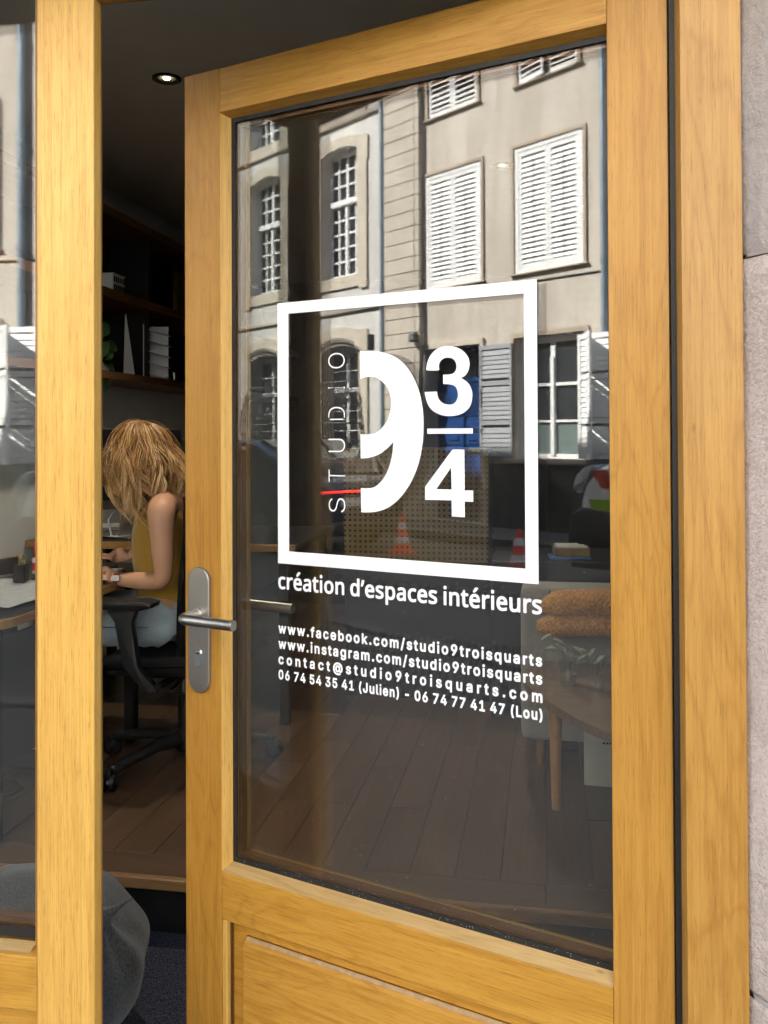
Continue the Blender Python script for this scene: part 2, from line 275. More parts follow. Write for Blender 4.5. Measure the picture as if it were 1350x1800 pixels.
GLYPHS='''{"H":{" ":[94,[]],"(":[166,[[80,-60,87,-62,120,-62,129,-58,132,-51,131,-42,114,-3,100,36,93,66,90,96,92,135,101,180,112,219,132,267,132,273,129,279,120,284,87,284,81,282,75,276,60,246,49,216,39,177,32,141,30,90,38,36,57,-18,70,-45]]],")":[166,[[11,-60,19,-62,49,-62,60,-57,74,-30,90,9,99,39,105,75,106,102,105,132,94,195,82,233,70,261,59,279,49,284,16,284,8,279,4,270,24,219,35,183,43,144,46,111,45,75,37,39,25,3,4,-45,5,-54]]],"-":[256,[[49,82,57,79,174,80,180,85,183,91,182,127,177,134,168,137,52,136,45,130,43,124,43,91]]],".":[123,[[34,-14,49,-17,64,-13,75,-5,82,7,85,22,82,36,73,48,61,56,49,58,34,55,22,47,13,34,10,22,13,7,22,-6]]],"/":[154,[[-1,-50,7,-53,37,-53,44,-50,49,-44,131,262,130,273,123,280,85,280,79,277,75,271,-7,-35,-6,-44]]],"0":[256,[[91,-15,114,-18,135,-16,153,-10,171,1,186,16,201,40,209,63,215,90,217,126,216,156,210,189,201,214,186,238,171,253,153,264,126,271,102,272,84,268,66,260,50,249,36,232,25,213,17,192,12,165,9,129,11,99,17,66,25,42,36,22,50,6,72,-9],[102,41,87,53,76,75,70,108,70,147,75,177,86,201,99,212,117,215,126,213,135,207,143,198,149,186,156,154,157,108,151,75,138,51,123,41,114,39]]],"1":[256,[[30,-12,38,-14,194,-14,203,-12,209,-6,210,27,206,37,197,42,155,42,152,45,152,255,149,263,143,268,98,269,92,267,35,226,30,219,29,177,32,169,38,165,50,166,89,195,92,189,92,45,89,42,38,42,29,39,24,30,24,0,25,-6]]],"3":[256,[[83,-15,103,-18,127,-17,160,-7,175,2,187,12,198,27,205,40,210,57,211,75,208,96,202,112,193,126,181,138,166,148,142,159,200,225,200,258,193,267,187,269,34,269,27,267,22,261,20,225,22,219,28,213,34,212,109,212,112,210,65,156,64,123,67,115,76,109,112,109,129,105,142,96,149,81,149,63,142,51,130,43,112,40,94,41,80,48,72,57,66,75,58,80,19,80,10,75,7,66,10,48,16,33,25,18,34,9,49,-2,67,-11]]],"4":[256,[[133,-12,143,-14,173,-14,179,-12,186,-3,186,36,188,38,212,39,218,44,221,51,221,81,218,90,212,95,188,96,186,99,186,162,182,169,176,173,140,173,130,168,126,159,125,96,79,96,169,249,168,261,164,266,158,269,122,269,113,264,5,81,5,51,8,45,14,40,125,38,126,36,127,-3]]],"5":[256,[[86,-15,105,-18,126,-17,144,-13,159,-6,174,3,186,15,196,30,204,46,210,72,208,102,199,129,183,153,165,168,141,178,117,181,87,177,85,180,88,210,90,211,183,212,192,214,198,225,198,255,195,263,189,268,48,269,40,267,35,261,19,129,21,119,30,112,66,109,93,122,108,124,120,123,132,117,139,111,145,102,149,90,149,72,143,57,132,45,117,40,102,40,87,47,78,57,72,75,66,79,27,79,21,77,17,72,16,63,19,45,25,30,33,17,44,6,57,-4]]],"6":[256,[[90,-15,113,-18,131,-17,149,-12,164,-4,177,6,191,21,200,36,206,54,209,72,208,96,202,117,193,135,179,150,164,161,149,167,125,172,123,174,174,249,174,261,170,266,164,269,125,269,115,264,44,159,29,132,22,111,18,90,18,72,22,48,30,30,40,15,56,0,71,-9],[101,41,89,48,81,60,77,75,79,93,85,105,95,114,110,118,125,116,137,110,145,99,149,84,148,66,142,54,131,43,116,39]]],"7":[256,[[40,-12,49,-14,85,-14,91,-12,96,-6,209,219,210,255,208,261,202,267,196,269,31,269,24,267,18,261,17,225,19,218,25,213,136,212,138,210,35,6,34,-3]]],"9":[256,[[57,-12,65,-14,101,-14,110,-11,182,95,203,138,208,159,209,174,206,198,201,216,191,233,177,249,164,259,146,267,128,271,107,272,89,269,71,263,56,254,40,240,30,225,23,210,18,186,18,165,23,141,32,123,44,108,62,94,77,88,104,81,52,6,51,-3],[104,137,90,144,81,156,77,171,78,186,85,201,94,210,107,215,122,215,134,209,144,198,149,183,148,165,142,150,132,141,119,137]]],"@":[367,[[142,-80,185,-82,227,-76,260,-65,266,-59,267,-53,257,-23,248,-15,242,-15,215,-23,191,-28,149,-26,128,-20,110,-12,96,-2,83,13,71,37,65,61,63,88,65,115,71,139,80,160,92,176,107,189,134,201,164,206,197,205,221,198,242,185,259,166,270,145,276,115,275,82,272,58,266,46,257,44,254,46,251,55,251,169,250,175,245,180,239,182,209,182,200,178,179,185,158,186,134,180,116,170,100,154,88,133,81,109,80,82,84,58,93,34,105,16,122,2,146,-7,170,-8,191,-3,209,8,224,-2,239,-7,257,-9,278,-7,293,-1,309,13,320,31,327,52,332,88,331,127,325,154,314,181,299,205,278,226,251,244,221,255,188,260,149,259,116,252,86,240,59,222,38,199,21,169,11,139,6,100,8,52,17,19,31,-11,50,-36,77,-57,107,-71],[155,48,145,55,138,70,135,91,138,109,143,120,152,128,164,131,179,130,189,124,194,112,196,88,193,67,188,56,182,51,170,47]]],"J":[227,[[69,-15,104,-17,119,-15,137,-8,149,-1,162,12,177,36,180,48,183,72,183,255,179,264,173,268,134,269,125,264,122,258,121,72,119,57,114,48,107,42,95,40,83,41,74,45,69,51,65,60,63,90,56,99,50,101,14,101,8,98,3,93,3,60,8,38,14,24,26,8,38,-2,56,-11]]],"L":[225,[[22,-12,30,-14,180,-14,189,-12,195,-3,195,30,192,37,186,42,81,43,77,45,77,255,72,265,63,269,27,269,19,264,16,255,16,0,17,-6]]],"a":[224,[[58,-16,75,-19,93,-18,108,-15,123,-8,135,-14,168,-14,177,-11,182,-4,183,125,181,149,174,167,163,182,150,193,132,201,114,205,93,207,72,204,54,199,39,191,24,179,15,167,7,152,6,143,12,134,48,123,58,125,72,143,87,150,99,151,111,149,117,146,122,137,123,131,120,129,63,120,36,112,18,99,6,82,2,68,1,53,3,35,9,20,18,6,30,-4,42,-11],[78,38,68,41,61,47,61,56,65,62,81,68,123,74,121,59,111,45,96,38]]],"b":[241,[[93,-16,122,-18,149,-12,170,0,188,19,201,44,208,74,209,104,205,134,197,154,185,173,171,188,155,198,134,205,113,207,95,205,72,197,71,254,69,263,59,269,23,269,15,263,12,254,12,-4,16,-10,23,-14,59,-14,71,-6],[95,41,83,50,74,68,71,89,73,116,80,134,89,144,101,150,119,149,134,141,145,125,149,101,147,74,141,56,128,43,113,38]]],"c":[227,[[80,-16,101,-19,119,-18,137,-13,152,-7,167,3,179,15,188,29,195,47,195,56,188,64,155,73,143,70,129,47,120,41,110,38,98,38,86,41,76,50,69,62,63,86,65,113,73,134,86,147,104,150,122,146,133,137,140,122,149,117,185,125,191,128,195,134,195,143,190,155,173,180,152,195,125,205,104,207,86,205,68,201,50,192,35,180,20,161,11,143,6,125,3,104,4,74,8,53,16,35,29,15,42,2,59,-9]]],"d":[241,[[76,-16,89,-18,110,-18,128,-13,143,-6,149,-13,155,-14,188,-14,196,-10,200,-4,200,254,198,263,191,268,155,269,149,267,144,263,141,254,140,196,122,204,104,207,80,205,65,201,47,192,35,182,22,167,12,146,5,125,3,95,5,65,11,44,23,20,35,6,56,-9],[89,40,76,50,67,65,63,89,64,113,70,131,80,143,92,149,110,150,125,143,136,128,141,107,140,77,133,56,122,44,107,38]]],"e":[231,[[82,-16,98,-18,119,-18,140,-14,155,-7,169,2,182,14,192,29,197,44,195,53,188,59,152,67,143,63,134,48,125,41,113,38,98,38,80,45,68,60,65,68,68,70,188,70,195,74,199,80,200,104,198,125,192,146,183,164,172,179,157,191,143,199,122,205,104,207,83,205,65,200,48,191,34,179,20,161,11,143,5,122,3,95,4,74,8,53,19,29,30,14,44,0,59,-9],[68,125,67,128,71,134,80,144,89,149,101,150,113,149,122,146,131,137,136,128,134,125]]],"f":[156,[[32,-12,39,-14,72,-14,81,-10,85,-3,85,147,87,149,120,150,126,156,129,165,128,192,126,198,117,204,87,204,86,213,87,219,90,221,117,220,126,227,136,261,132,270,123,275,105,279,87,279,71,276,54,269,41,258,31,243,27,228,24,204,0,204,-6,201,-10,195,-11,162,-9,155,0,149,24,149,26,147,26,0,27,-6]]],"g":[242,[[76,-87,95,-90,119,-89,152,-81,164,-75,178,-63,188,-52,195,-39,199,-24,201,-6,201,189,198,198,191,203,155,204,147,201,143,195,125,203,110,206,89,206,71,203,53,195,35,182,23,168,11,144,4,114,4,75,12,45,29,17,50,0,65,-7,80,-11,110,-11,125,-8,140,-1,141,-3,139,-15,134,-24,125,-30,116,-33,98,-34,83,-31,73,-24,60,-9,53,-6,44,-7,14,-26,11,-33,12,-39,29,-63,50,-78],[95,45,80,51,70,63,63,84,63,108,68,126,77,141,89,148,107,150,122,145,134,132,141,111,141,84,135,63,125,51,113,45]]],"i":[112,[[18,-12,27,-14,60,-14,68,-9,71,-3,71,189,69,198,60,204,24,204,17,201,12,192,12,0,13,-6],[35,225,51,225,63,231,72,240,77,252,77,264,73,276,63,287,51,293,36,293,24,289,13,279,7,267,7,252,12,240,21,231]]],"k":[219,[[18,-12,26,-14,56,-14,62,-13,68,-9,71,0,71,63,74,66,77,65,140,-13,146,-14,188,-14,197,-9,200,-3,197,9,120,108,191,180,194,186,194,195,189,201,182,204,137,203,73,141,71,144,71,255,68,264,59,269,23,269,16,264,12,255,12,0,13,-6]]],"l":[124,[[50,-13,71,-16,92,-13,101,-8,105,2,99,32,95,37,86,42,74,40,72,44,70,260,66,266,59,269,26,269,17,266,13,260,12,254,12,35,15,20,23,5,32,-5]]],"m":[334,[[18,-12,26,-14,59,-14,65,-12,70,-6,72,129,76,138,81,144,89,149,98,151,113,147,119,142,122,135,123,0,124,-6,128,-12,137,-14,170,-14,176,-12,181,-6,183,129,185,138,191,145,200,150,209,151,218,149,227,145,233,132,235,-6,239,-12,245,-14,278,-14,287,-11,292,-6,293,0,293,135,288,159,278,179,266,191,254,199,239,205,224,207,206,207,191,203,174,195,161,185,140,201,119,207,95,206,71,196,62,203,56,204,26,204,17,201,13,195,12,189,12,0,13,-6]]],"n":[234,[[18,-12,26,-14,59,-14,65,-12,70,-6,73,126,76,135,83,143,92,148,104,150,113,149,122,145,129,138,132,129,135,-6,140,-12,146,-14,179,-14,190,-9,193,0,192,138,189,153,183,168,172,183,161,193,143,202,119,207,95,205,71,195,62,203,56,204,23,204,14,198,12,189,12,0,13,-6]]],"o":[237,[[80,-16,104,-19,122,-17,140,-12,158,-3,172,8,187,26,196,44,202,65,205,92,203,116,197,143,188,160,176,176,158,191,140,201,122,205,104,207,83,205,65,200,49,191,31,176,20,161,11,143,6,125,3,104,4,74,8,53,16,35,29,15,42,2,59,-9],[101,38,83,43,72,56,65,74,63,98,66,119,75,137,86,147,104,150,122,146,134,135,142,116,145,92,141,68,132,50,119,40]]],"q":[241,[[147,-83,155,-86,188,-86,197,-81,200,-74,200,193,197,199,188,204,155,204,149,202,143,195,140,195,128,202,110,206,89,206,71,203,53,195,35,182,24,169,14,151,6,127,3,106,3,82,7,55,14,36,27,16,41,1,56,-9,77,-16,98,-19,122,-15,140,-7,141,-71,142,-77],[92,39,77,48,68,64,63,88,64,112,70,130,80,143,92,149,110,150,125,143,136,127,141,106,140,79,134,58,125,46,110,39]]],"r":[159,[[18,-12,26,-14,59,-14,65,-12,70,-6,73,129,78,138,89,146,101,148,125,147,134,153,136,159,136,192,134,199,128,205,98,206,68,197,59,204,26,204,17,201,13,195,12,0,13,-6]]],"s":[211,[[66,-16,84,-18,105,-18,123,-15,138,-9,153,0,165,11,173,23,178,38,180,53,178,71,173,83,162,97,138,112,81,128,72,132,69,137,70,143,75,147,93,152,105,150,111,148,123,130,132,124,165,131,174,136,176,143,175,152,169,167,161,179,143,194,120,204,84,206,66,203,51,198,36,189,25,179,16,167,11,152,9,137,11,119,16,107,27,93,39,84,52,77,111,61,117,57,119,53,118,47,111,41,90,37,78,39,69,43,63,50,59,62,51,67,15,61,6,56,3,47,5,38,11,23,19,11,39,-6]]],"t":[143,[[63,-14,84,-17,105,-15,115,-11,121,-2,115,31,111,37,102,41,81,40,78,42,77,49,77,148,105,149,113,154,116,163,116,190,114,197,108,203,77,205,77,238,72,247,63,250,30,250,23,247,19,241,17,205,0,204,-6,201,-10,196,-11,163,-9,155,-3,150,18,148,18,46,23,19,30,7,39,-2,51,-10]]],"u":[234,[[70,-15,89,-17,107,-16,122,-11,134,-5,140,-12,146,-14,179,-14,185,-13,191,-7,193,0,193,189,191,196,185,202,179,204,146,204,140,201,135,195,132,63,128,54,120,45,110,41,101,40,83,44,76,51,73,60,70,195,65,201,56,204,23,204,17,201,13,195,12,69,16,36,24,18,35,4,50,-7]]],"w":[313,[[61,-12,68,-14,101,-14,111,-9,140,90,143,90,173,-9,179,-14,185,-14,215,-14,224,-11,229,-3,286,186,286,195,281,201,272,204,239,204,233,202,228,198,200,101,197,101,170,198,164,203,158,204,119,202,113,195,86,100,83,101,55,198,50,202,44,204,11,204,2,201,-2,195,-3,186,55,-3]]]},"M":{" ":[104,[]],"a":[246,[[68,-13,93,-14,117,-11,136,-4,153,9,157,-4,165,-10,195,-10,202,-4,203,146,201,170,197,185,189,200,180,209,162,221,129,228,93,228,54,217,36,209,32,203,32,197,43,170,48,164,54,163,93,177,120,179,129,177,138,172,143,167,147,155,147,140,87,136,48,124,28,110,15,92,9,74,8,59,10,38,16,23,24,10,36,-1,51,-8],[78,38,69,44,66,56,68,71,75,82,87,88,102,91,144,94,147,92,144,65,140,56,132,47,120,40,108,36,90,35]]],"c":[213,[[100,-13,127,-14,154,-11,181,-1,186,5,186,41,182,47,175,49,148,40,130,37,115,37,100,40,88,47,79,58,73,74,70,92,70,122,74,143,80,158,91,169,103,175,118,177,137,176,169,168,178,173,190,209,184,217,166,223,139,229,112,229,91,226,69,218,50,206,37,193,26,176,18,155,12,122,12,92,17,59,25,40,37,21,55,4,73,-6]]],"d":[268,[[93,-13,115,-14,136,-12,154,-5,172,6,174,-4,181,-10,214,-10,222,-4,223,305,221,311,217,314,175,315,167,308,166,214,148,223,127,228,100,229,82,226,61,217,47,206,31,188,23,173,14,143,12,107,14,71,22,44,31,27,49,6,70,-7],[103,37,86,47,74,68,69,104,72,137,81,161,93,173,109,179,133,177,151,168,162,149,167,119,167,89,164,71,157,53,145,42,127,36]]],"e":[247,[[105,-13,127,-14,157,-12,178,-8,202,1,206,8,206,44,202,49,196,51,166,41,145,37,118,37,103,40,91,47,80,59,74,71,70,89,205,90,214,94,216,101,216,131,213,152,208,170,196,192,184,205,169,216,148,225,127,229,106,229,82,224,63,215,47,203,34,188,24,170,17,152,13,128,12,95,15,71,21,50,31,32,43,17,61,2,85,-9],[73,139,72,143,77,155,88,170,103,178,118,179,133,177,145,170,153,158,158,140]]],"i":[124,[[29,-9,70,-10,76,-8,79,-3,80,216,77,222,70,225,31,225,26,222,24,216,24,0],[47,258,61,259,71,264,79,273,83,285,82,300,77,312,67,320,55,323,43,322,31,316,25,309,21,297,22,282,27,270,37,261]]],"n":[269,[[29,-9,70,-10,78,-6,80,0,80,123,85,150,91,162,100,171,115,177,133,179,145,178,157,173,164,165,168,153,170,0,172,-6,181,-10,217,-10,224,-6,226,0,225,156,216,189,209,201,196,213,175,224,148,229,127,229,109,226,91,219,76,209,70,222,64,225,34,225,26,222,24,213,24,0]]],"o":[264,[[102,-13,121,-15,145,-12,166,-6,187,5,202,19,214,35,223,56,229,80,231,107,230,134,223,161,212,182,199,199,181,213,163,222,142,228,112,229,91,226,73,220,55,210,41,197,30,182,21,164,15,143,12,119,13,89,17,65,28,38,41,20,58,4,79,-7],[106,38,88,47,81,56,75,68,69,98,71,131,78,155,91,171,112,178,133,178,145,174,154,168,161,161,167,149,174,116,171,80,164,59,151,44,133,37]]],"p":[268,[[29,-105,70,-107,76,-104,79,-100,80,0,82,1,103,-9,121,-14,145,-14,163,-11,181,-4,196,6,213,24,223,42,230,63,235,96,234,126,229,159,222,177,209,198,190,214,176,222,151,228,121,228,97,222,76,209,71,222,64,225,31,225,24,219,24,-96],[112,38,95,48,85,66,80,99,82,141,88,159,100,172,118,178,139,178,151,174,160,168,172,147,177,120,175,81,166,57,154,43,136,36]]],"r":[187,[[29,-9,70,-10,78,-6,80,0,80,120,84,141,95,159,112,172,127,176,154,174,163,177,166,183,170,216,166,225,142,229,118,228,96,219,76,203,73,219,67,225,34,225,25,220,24,213,24,0]]],"s":[213,[[61,-13,104,-14,137,-7,163,8,178,29,184,47,184,68,179,86,170,100,160,110,145,119,74,150,66,158,65,164,67,170,74,176,98,180,119,178,155,166,161,167,167,173,180,203,179,209,173,214,152,222,128,227,101,229,77,228,56,223,38,214,28,206,17,191,11,173,10,155,14,137,23,123,35,112,47,104,116,73,125,66,129,59,128,50,122,42,113,38,98,35,68,37,47,42,23,52,14,50,10,41,11,5,14,1,29,-6]]],"t":[166,[[83,-13,102,-14,123,-12,140,-7,146,-1,146,29,144,35,135,40,108,35,94,38,86,47,83,65,83,176,135,177,140,179,144,185,145,215,141,223,135,225,84,225,83,227,81,269,75,274,51,275,45,273,42,269,29,227,0,213,-3,210,-4,188,-2,182,3,178,26,176,27,53,33,23,41,11,53,-1,66,-9]]],"u":[269,[[89,-13,113,-14,134,-12,155,-5,173,6,176,-5,182,-10,215,-10,221,-8,223,-4,224,215,222,221,218,225,179,225,170,221,168,215,168,95,164,68,158,54,148,44,134,38,116,36,101,37,92,41,83,50,79,62,77,220,74,223,68,225,32,225,23,220,21,215,21,74,26,39,35,19,50,2,68,-8]]],"é":[247,[[105,-13,127,-14,157,-12,178,-8,202,1,206,8,206,44,202,49,196,51,166,41,145,37,118,37,103,40,91,47,80,59,74,71,70,89,205,90,214,94,216,101,216,131,213,152,208,170,196,192,184,205,169,216,148,225,127,229,106,229,82,224,63,215,47,203,34,188,24,170,17,152,13,128,12,95,15,71,21,50,31,32,43,17,61,2,85,-9],[73,139,72,143,77,155,88,170,103,178,118,179,133,177,145,170,153,158,158,140],[89,251,118,250,132,260,162,290,182,314,184,326,181,332,172,335,130,335,124,332,83,269,83,257]]],"’":[91,[[0,179,32,178,39,182,61,233,75,278,74,287,68,295,26,297,17,293,-5,191,-5,185]]]},"L":{"D":[237,[[37,9,39,7,41,9,42,32,45,35,54,36,55,39,55,216,54,219,45,219,41,222,39,247,37,219],[69,9,72,7,123,8,144,11,162,17,180,27,194,39,206,54,215,72,222,102,224,129,221,162,215,183,206,201,192,218,174,232,156,241,126,247,72,247,70,246,70,234,120,233,141,229,165,219,183,204,198,177,205,147,205,108,198,78,183,51,162,34,147,27,129,23,70,21]]],"I":[136,[[23,9,25,7,124,7,128,9,127,22,91,22,86,24,84,30,85,228,91,233,127,233,127,247,23,246,23,234,25,233,61,233,66,228,66,30,64,24,61,22,25,22,23,18]]],"O":[253,[[112,6,134,4,155,6,179,14,195,24,211,39,225,60,233,81,238,102,239,126,238,153,232,177,221,202,209,219,191,234,173,243,152,249,131,251,107,248,86,240,71,230,56,216,42,195,33,174,29,153,27,126,29,102,34,78,45,54,58,36,71,24,89,13],[122,20,104,25,88,33,74,44,62,60,53,78,48,96,45,117,46,147,50,168,57,186,66,201,77,214,95,226,110,232,125,235,143,234,164,229,179,222,191,212,205,195,214,177,219,159,222,138,221,108,217,87,210,69,201,54,191,42,176,31,158,23,140,20]]],"S":[209,[[88,5,112,3,130,4,160,12,175,22,184,31,190,41,196,56,197,74,194,89,188,101,178,111,151,126,97,142,76,150,61,161,52,176,51,197,60,215,76,228,100,235,121,236,142,231,163,217,170,209,175,196,192,197,188,212,175,229,157,241,136,249,100,250,70,242,55,233,46,224,38,212,34,200,33,182,36,167,43,155,52,146,76,132,154,107,171,95,178,81,180,71,178,59,169,40,151,26,124,18,100,18,76,25,64,32,55,41,46,61,28,61,32,44,46,24,67,11]]],"T":[210,[[103,9,106,7,118,7,121,9,122,228,127,233,199,233,201,237,201,246,199,247,23,246,23,234,25,233,97,233,103,228]]],"U":[245,[[107,5,138,3,171,10,196,26,207,38,214,50,219,65,222,86,222,245,219,247,207,247,203,245,203,89,198,61,188,44,171,29,150,21,129,19,108,21,88,29,72,42,61,59,57,74,55,89,55,245,51,247,39,247,37,245,37,86,40,62,48,44,63,26,81,14]]]}}'''
N9=[(0.5416, 1.5495), (0.5229, 1.5491), (0.5048, 1.5473), (0.487, 1.5428), (0.4719, 1.5366), (0.4569, 1.5265), (0.4446, 1.5135), (0.4349, 1.499), (0.4264, 1.4814), (0.4209, 1.464), (0.4176, 1.4466), (0.416, 1.4272), (0.4161, 1.4056), (0.4179, 1.3862), (0.4214, 1.3668), (0.4271, 1.3473), (0.4358, 1.3277), (0.4457, 1.3112), (0.4582, 1.2956), (0.4732, 1.2821), (0.491, 1.2716), (0.5088, 1.266), (0.5243, 1.2641), (0.5407, 1.2637), (0.5413, 1.3062), (0.5241, 1.3067), (0.5138, 1.3089), (0.5035, 1.3154), (0.4932, 1.3266), (0.4855, 1.34), (0.4799, 1.3554), (0.4765, 1.3708), (0.4747, 1.3888), (0.4828, 1.3807), (0.493, 1.373), (0.5032, 1.3667), (0.5161, 1.3622), (0.529, 1.3596), (0.5413, 1.3591), (0.5416, 1.4023), (0.5314, 1.4012), (0.5184, 1.4022), (0.5055, 1.4066), (0.4953, 1.4149), (0.4863, 1.427), (0.4812, 1.4412), (0.4791, 1.4544), (0.4803, 1.4676), (0.4848, 1.4799), (0.4924, 1.49), (0.5025, 1.4981), (0.5128, 1.5022), (0.5231, 1.5033), (0.5335, 1.5021), (0.5416, 1.4992)]
N3=[(0.4102, 1.5104), (0.4089, 1.5197), (0.405, 1.5303), (0.3983, 1.5392), (0.3887, 1.546), (0.3779, 1.5491), (0.3673, 1.5492), (0.3556, 1.5471), (0.3441, 1.5418), (0.3349, 1.5334), (0.3299, 1.5226), (0.33, 1.5121), (0.3339, 1.5028), (0.3397, 1.4974), (0.3455, 1.4948), (0.3374, 1.4903), (0.3306, 1.4838), (0.3261, 1.4742), (0.3247, 1.4658), (0.3262, 1.4543), (0.3308, 1.445), (0.3401, 1.4374), (0.3517, 1.4331), (0.3657, 1.4316), (0.3798, 1.4331), (0.394, 1.4387), (0.4036, 1.4464), (0.4095, 1.4572), (0.4126, 1.4692), (0.4131, 1.4733), (0.3898, 1.4735), (0.3886, 1.4653), (0.3844, 1.4577), (0.3773, 1.4529), (0.3679, 1.4508), (0.3597, 1.4519), (0.3539, 1.457), (0.3512, 1.4644), (0.3514, 1.4718), (0.3542, 1.4793), (0.3607, 1.4837), (0.3701, 1.4855), (0.3783, 1.4859), (0.3782, 1.5015), (0.3676, 1.5015), (0.3594, 1.5031), (0.3547, 1.5078), (0.3533, 1.5152), (0.3553, 1.5227), (0.3604, 1.5278), (0.3686, 1.5299), (0.3769, 1.529), (0.3835, 1.5239), (0.3864, 1.5166), (0.387, 1.5093)]
N4=[(0.3613, 1.3757), (0.3398, 1.3755), (0.3397, 1.3075), (0.3241, 1.3079), (0.3242, 1.2891), (0.3398, 1.2892), (0.3395, 1.263), (0.3634, 1.2635), (0.3637, 1.2903), (0.4134, 1.2898), (0.4133, 1.312)]
H4=[(0.3643, 1.3454), (0.3924, 1.3084), (0.3636, 1.3085)]
# ================================================================== the open glazed door
# local frame: x = distance from the hinge edge, y = towards the street, z = up
DW,DT=.9285,.068
PR=(.1823,.036,0.)
GY=-.025                                                    # front face of the glass
door=empty('glazed_door',PR,math.pi-THETA,'honey oak glazed door standing ajar, white studio lettering on its pane','door')
ZT,ZB=2.107,.03
def dbox(name,x0,x1,z0,z1,m,y0=-DT,y1=0.,bev=.0022,parent=door): return MB().box(x0,x1,y0,y1,z0,z1,bev,seg=2).build(name,m,parent)
# stiles (hinge side, lock side), each with its rebate kept free for the glass
def stile(x0,x1,xg0,xg1,m):
    b=MB(); b.box(x0,x1,-DT,0,ZB,ZT,.0025,seg=2)
    return b.build('stile',m,door)
stile(0,.0895,0,0,M['oakV']); stile(.8395,DW,0,0,M['oakV2'])
dbox('top_rail',.0896,.8394,2.021,ZT-.0006,M['oakH'],y1=-.0006); 
dbox('lock_rail',.0896,.8394,.4815,.572,M['oakH2'],y1=-.0006)
dbox('bottom_rail',.0896,.8394,ZB,.16,M['oakH'],y1=-.0006)
# glazing beads: sloped strips between frame face and glass
def bead(name,a,b,ina,inb,m):
    """a,b outer corners (x,z); ina,inb inner corners at the glass"""
    bm=MB(); 
    v=[(a[0],-.0015,a[1]),(b[0],-.0015,b[1]),(inb[0],GY+.002,inb[1]),(ina[0],GY+.002,ina[1]),(a[0],GY-.03,a[1]),(b[0],GY-.03,b[1]),(inb[0],GY-.03,inb[1]),(ina[0],GY-.03,ina[1])]
    V=[bm.bm.verts.new(p) for p in v]
    for f in ((0,1,2,3),(7,6,5,4),(0,4,5,1),(1,5,6,2),(2,6,7,3),(3,7,4,0)): bm.bm.faces.new([V[i] for i in f])
    return bm.build(name,m,door)
gx0,gx1,gz0,gz1=.0905,.8275,.5865,2.0125
bead('glazing_bead',(.8396,.5725),(.8396,2.0205),(gx1,gz0),(gx1,gz1),M['oakV3'])
bead('glazing_bead',(.0894,.5725),(.0894,2.0205),(gx0,gz0),(gx0,gz1),M['oakV3'])
bead('glazing_bead',(.0900,2.0206),(.8392,2.0206),(gx0,gz1),(gx1,gz1),M['oakH'])
bead('glazing_bead',(.0900,.5722),(.8392,.5722),(gx0,gz0),(gx1,gz0),M['dustoak'])
def ring(name,x0,x1,z0,z1,wd,y0,y1,m,parent):
    b=MB(); b.box(x0,x1,y0,y1,z0,z0+wd).box(x0,x1,y0,y1,z1-wd,z1).box(x0,x0+wd,y0,y1,z0+wd,z1-wd).box(x1-wd,x1,y0,y1,z0+wd,z1-wd)
    return b.build(name,m,parent)
gk=ring('rubber_gasket',gx0-.005,gx1+.002,gz0-.002,gz1+.002,.010,GY-.0005,GY+.0035,M['rubber'],door)
# double glazing
MB().box(gx0+.0002,gx1-.0002,GY-.0045,GY-.0006,gz0+.0002,gz1-.0002).build('glass_pane',M['glass'],door)
MB().box(gx0+.0002,gx1-.0002,GY-.0255,GY-.0215,gz0+.0002,gz1-.0002).build('glass_pane',M['glass'],door)
ring('spacer_bar',gx0-.006,gx1-.007,gz0+.007,gz1-.007,.008,GY-.0208,GY-.0052,M['bronze'],door)
ring('spacer_seal',gx0+.0025,gx1-.0155,gz0+.0155,gz1-.0155,.0018,GY-.0208,GY-.0185,M['gold'],door)
# back beads (brown, in shade)
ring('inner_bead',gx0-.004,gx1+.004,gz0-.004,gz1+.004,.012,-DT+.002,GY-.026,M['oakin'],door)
M['dust']=plain('grey_dust',(.40,.28,.15),.95,var=.2,scale=60)   # dust gathered on the ledges
# lower fielded panel
px0,px1=.0894,.8396
b=MB()
pl=[(px0,-.020,.158),(px1,-.020,.158),(px1,-.020,.4818),(px0,-.020,.4818)]
b.box(px0,px1,-.05,-.024,.158,.4818)
b.build('panel_board',M['oakH2'],door)
b=MB()
o=(px0+.030,px1-.045,.20,.452); i=(px0+.0325,px1-.0475,.212,.443)
V=[b.bm.verts.new(p) for p in ((o[0],-.0198,o[2]),(o[1],-.0198,o[2]),(o[1],-.0198,o[3]),(o[0],-.0198,o[3]),(i[0],-.006,i[2]),(i[1],-.006,i[2]),(i[1],-.006,i[3]),(i[0],-.006,i[3]))]
for f in ((0,1,5,4),(1,2,6,5),(2,3,7,6),(3,0,4,7),(4,5,6,7)): b.bm.faces.new([V[k] for k in f])
rpan=b.build('raised_panel',M['oakH'],door)
MB().prism([(-.0195,o[3]+.0002),(-.0190,o[3]+.0010),(-.0135,o[3]-.0032),(-.0138,o[3]-.0040)],o[0]+.004,o[1]-.003,'x').build('bevel_dust',M['dust'],rpan)
ring('groove_shade_line',o[0]-.0012,o[1]+.0012,o[2]-.0012,o[3]+.0012,.0016,-.0238,-.0228,M['bronze'],rpan)  # thin dark strip, groove shadow painted round the raised panel
MB().box(o[0],o[1],-.0239,-.0199,o[2],o[3]).build('panel_edge',M['oakH2'],rpan)
MB().box(.8278,.8395,-.0195,-.0015,.1605,.4812,.002).build('panel_moulding',M['oakV3'],door)
MB().box(.8262,.8276,-.0195,-.012,.1605,.4812).build('groove_shade_line',M['bronze'],door)  # solid dark strip painting the shade of the moulding groove
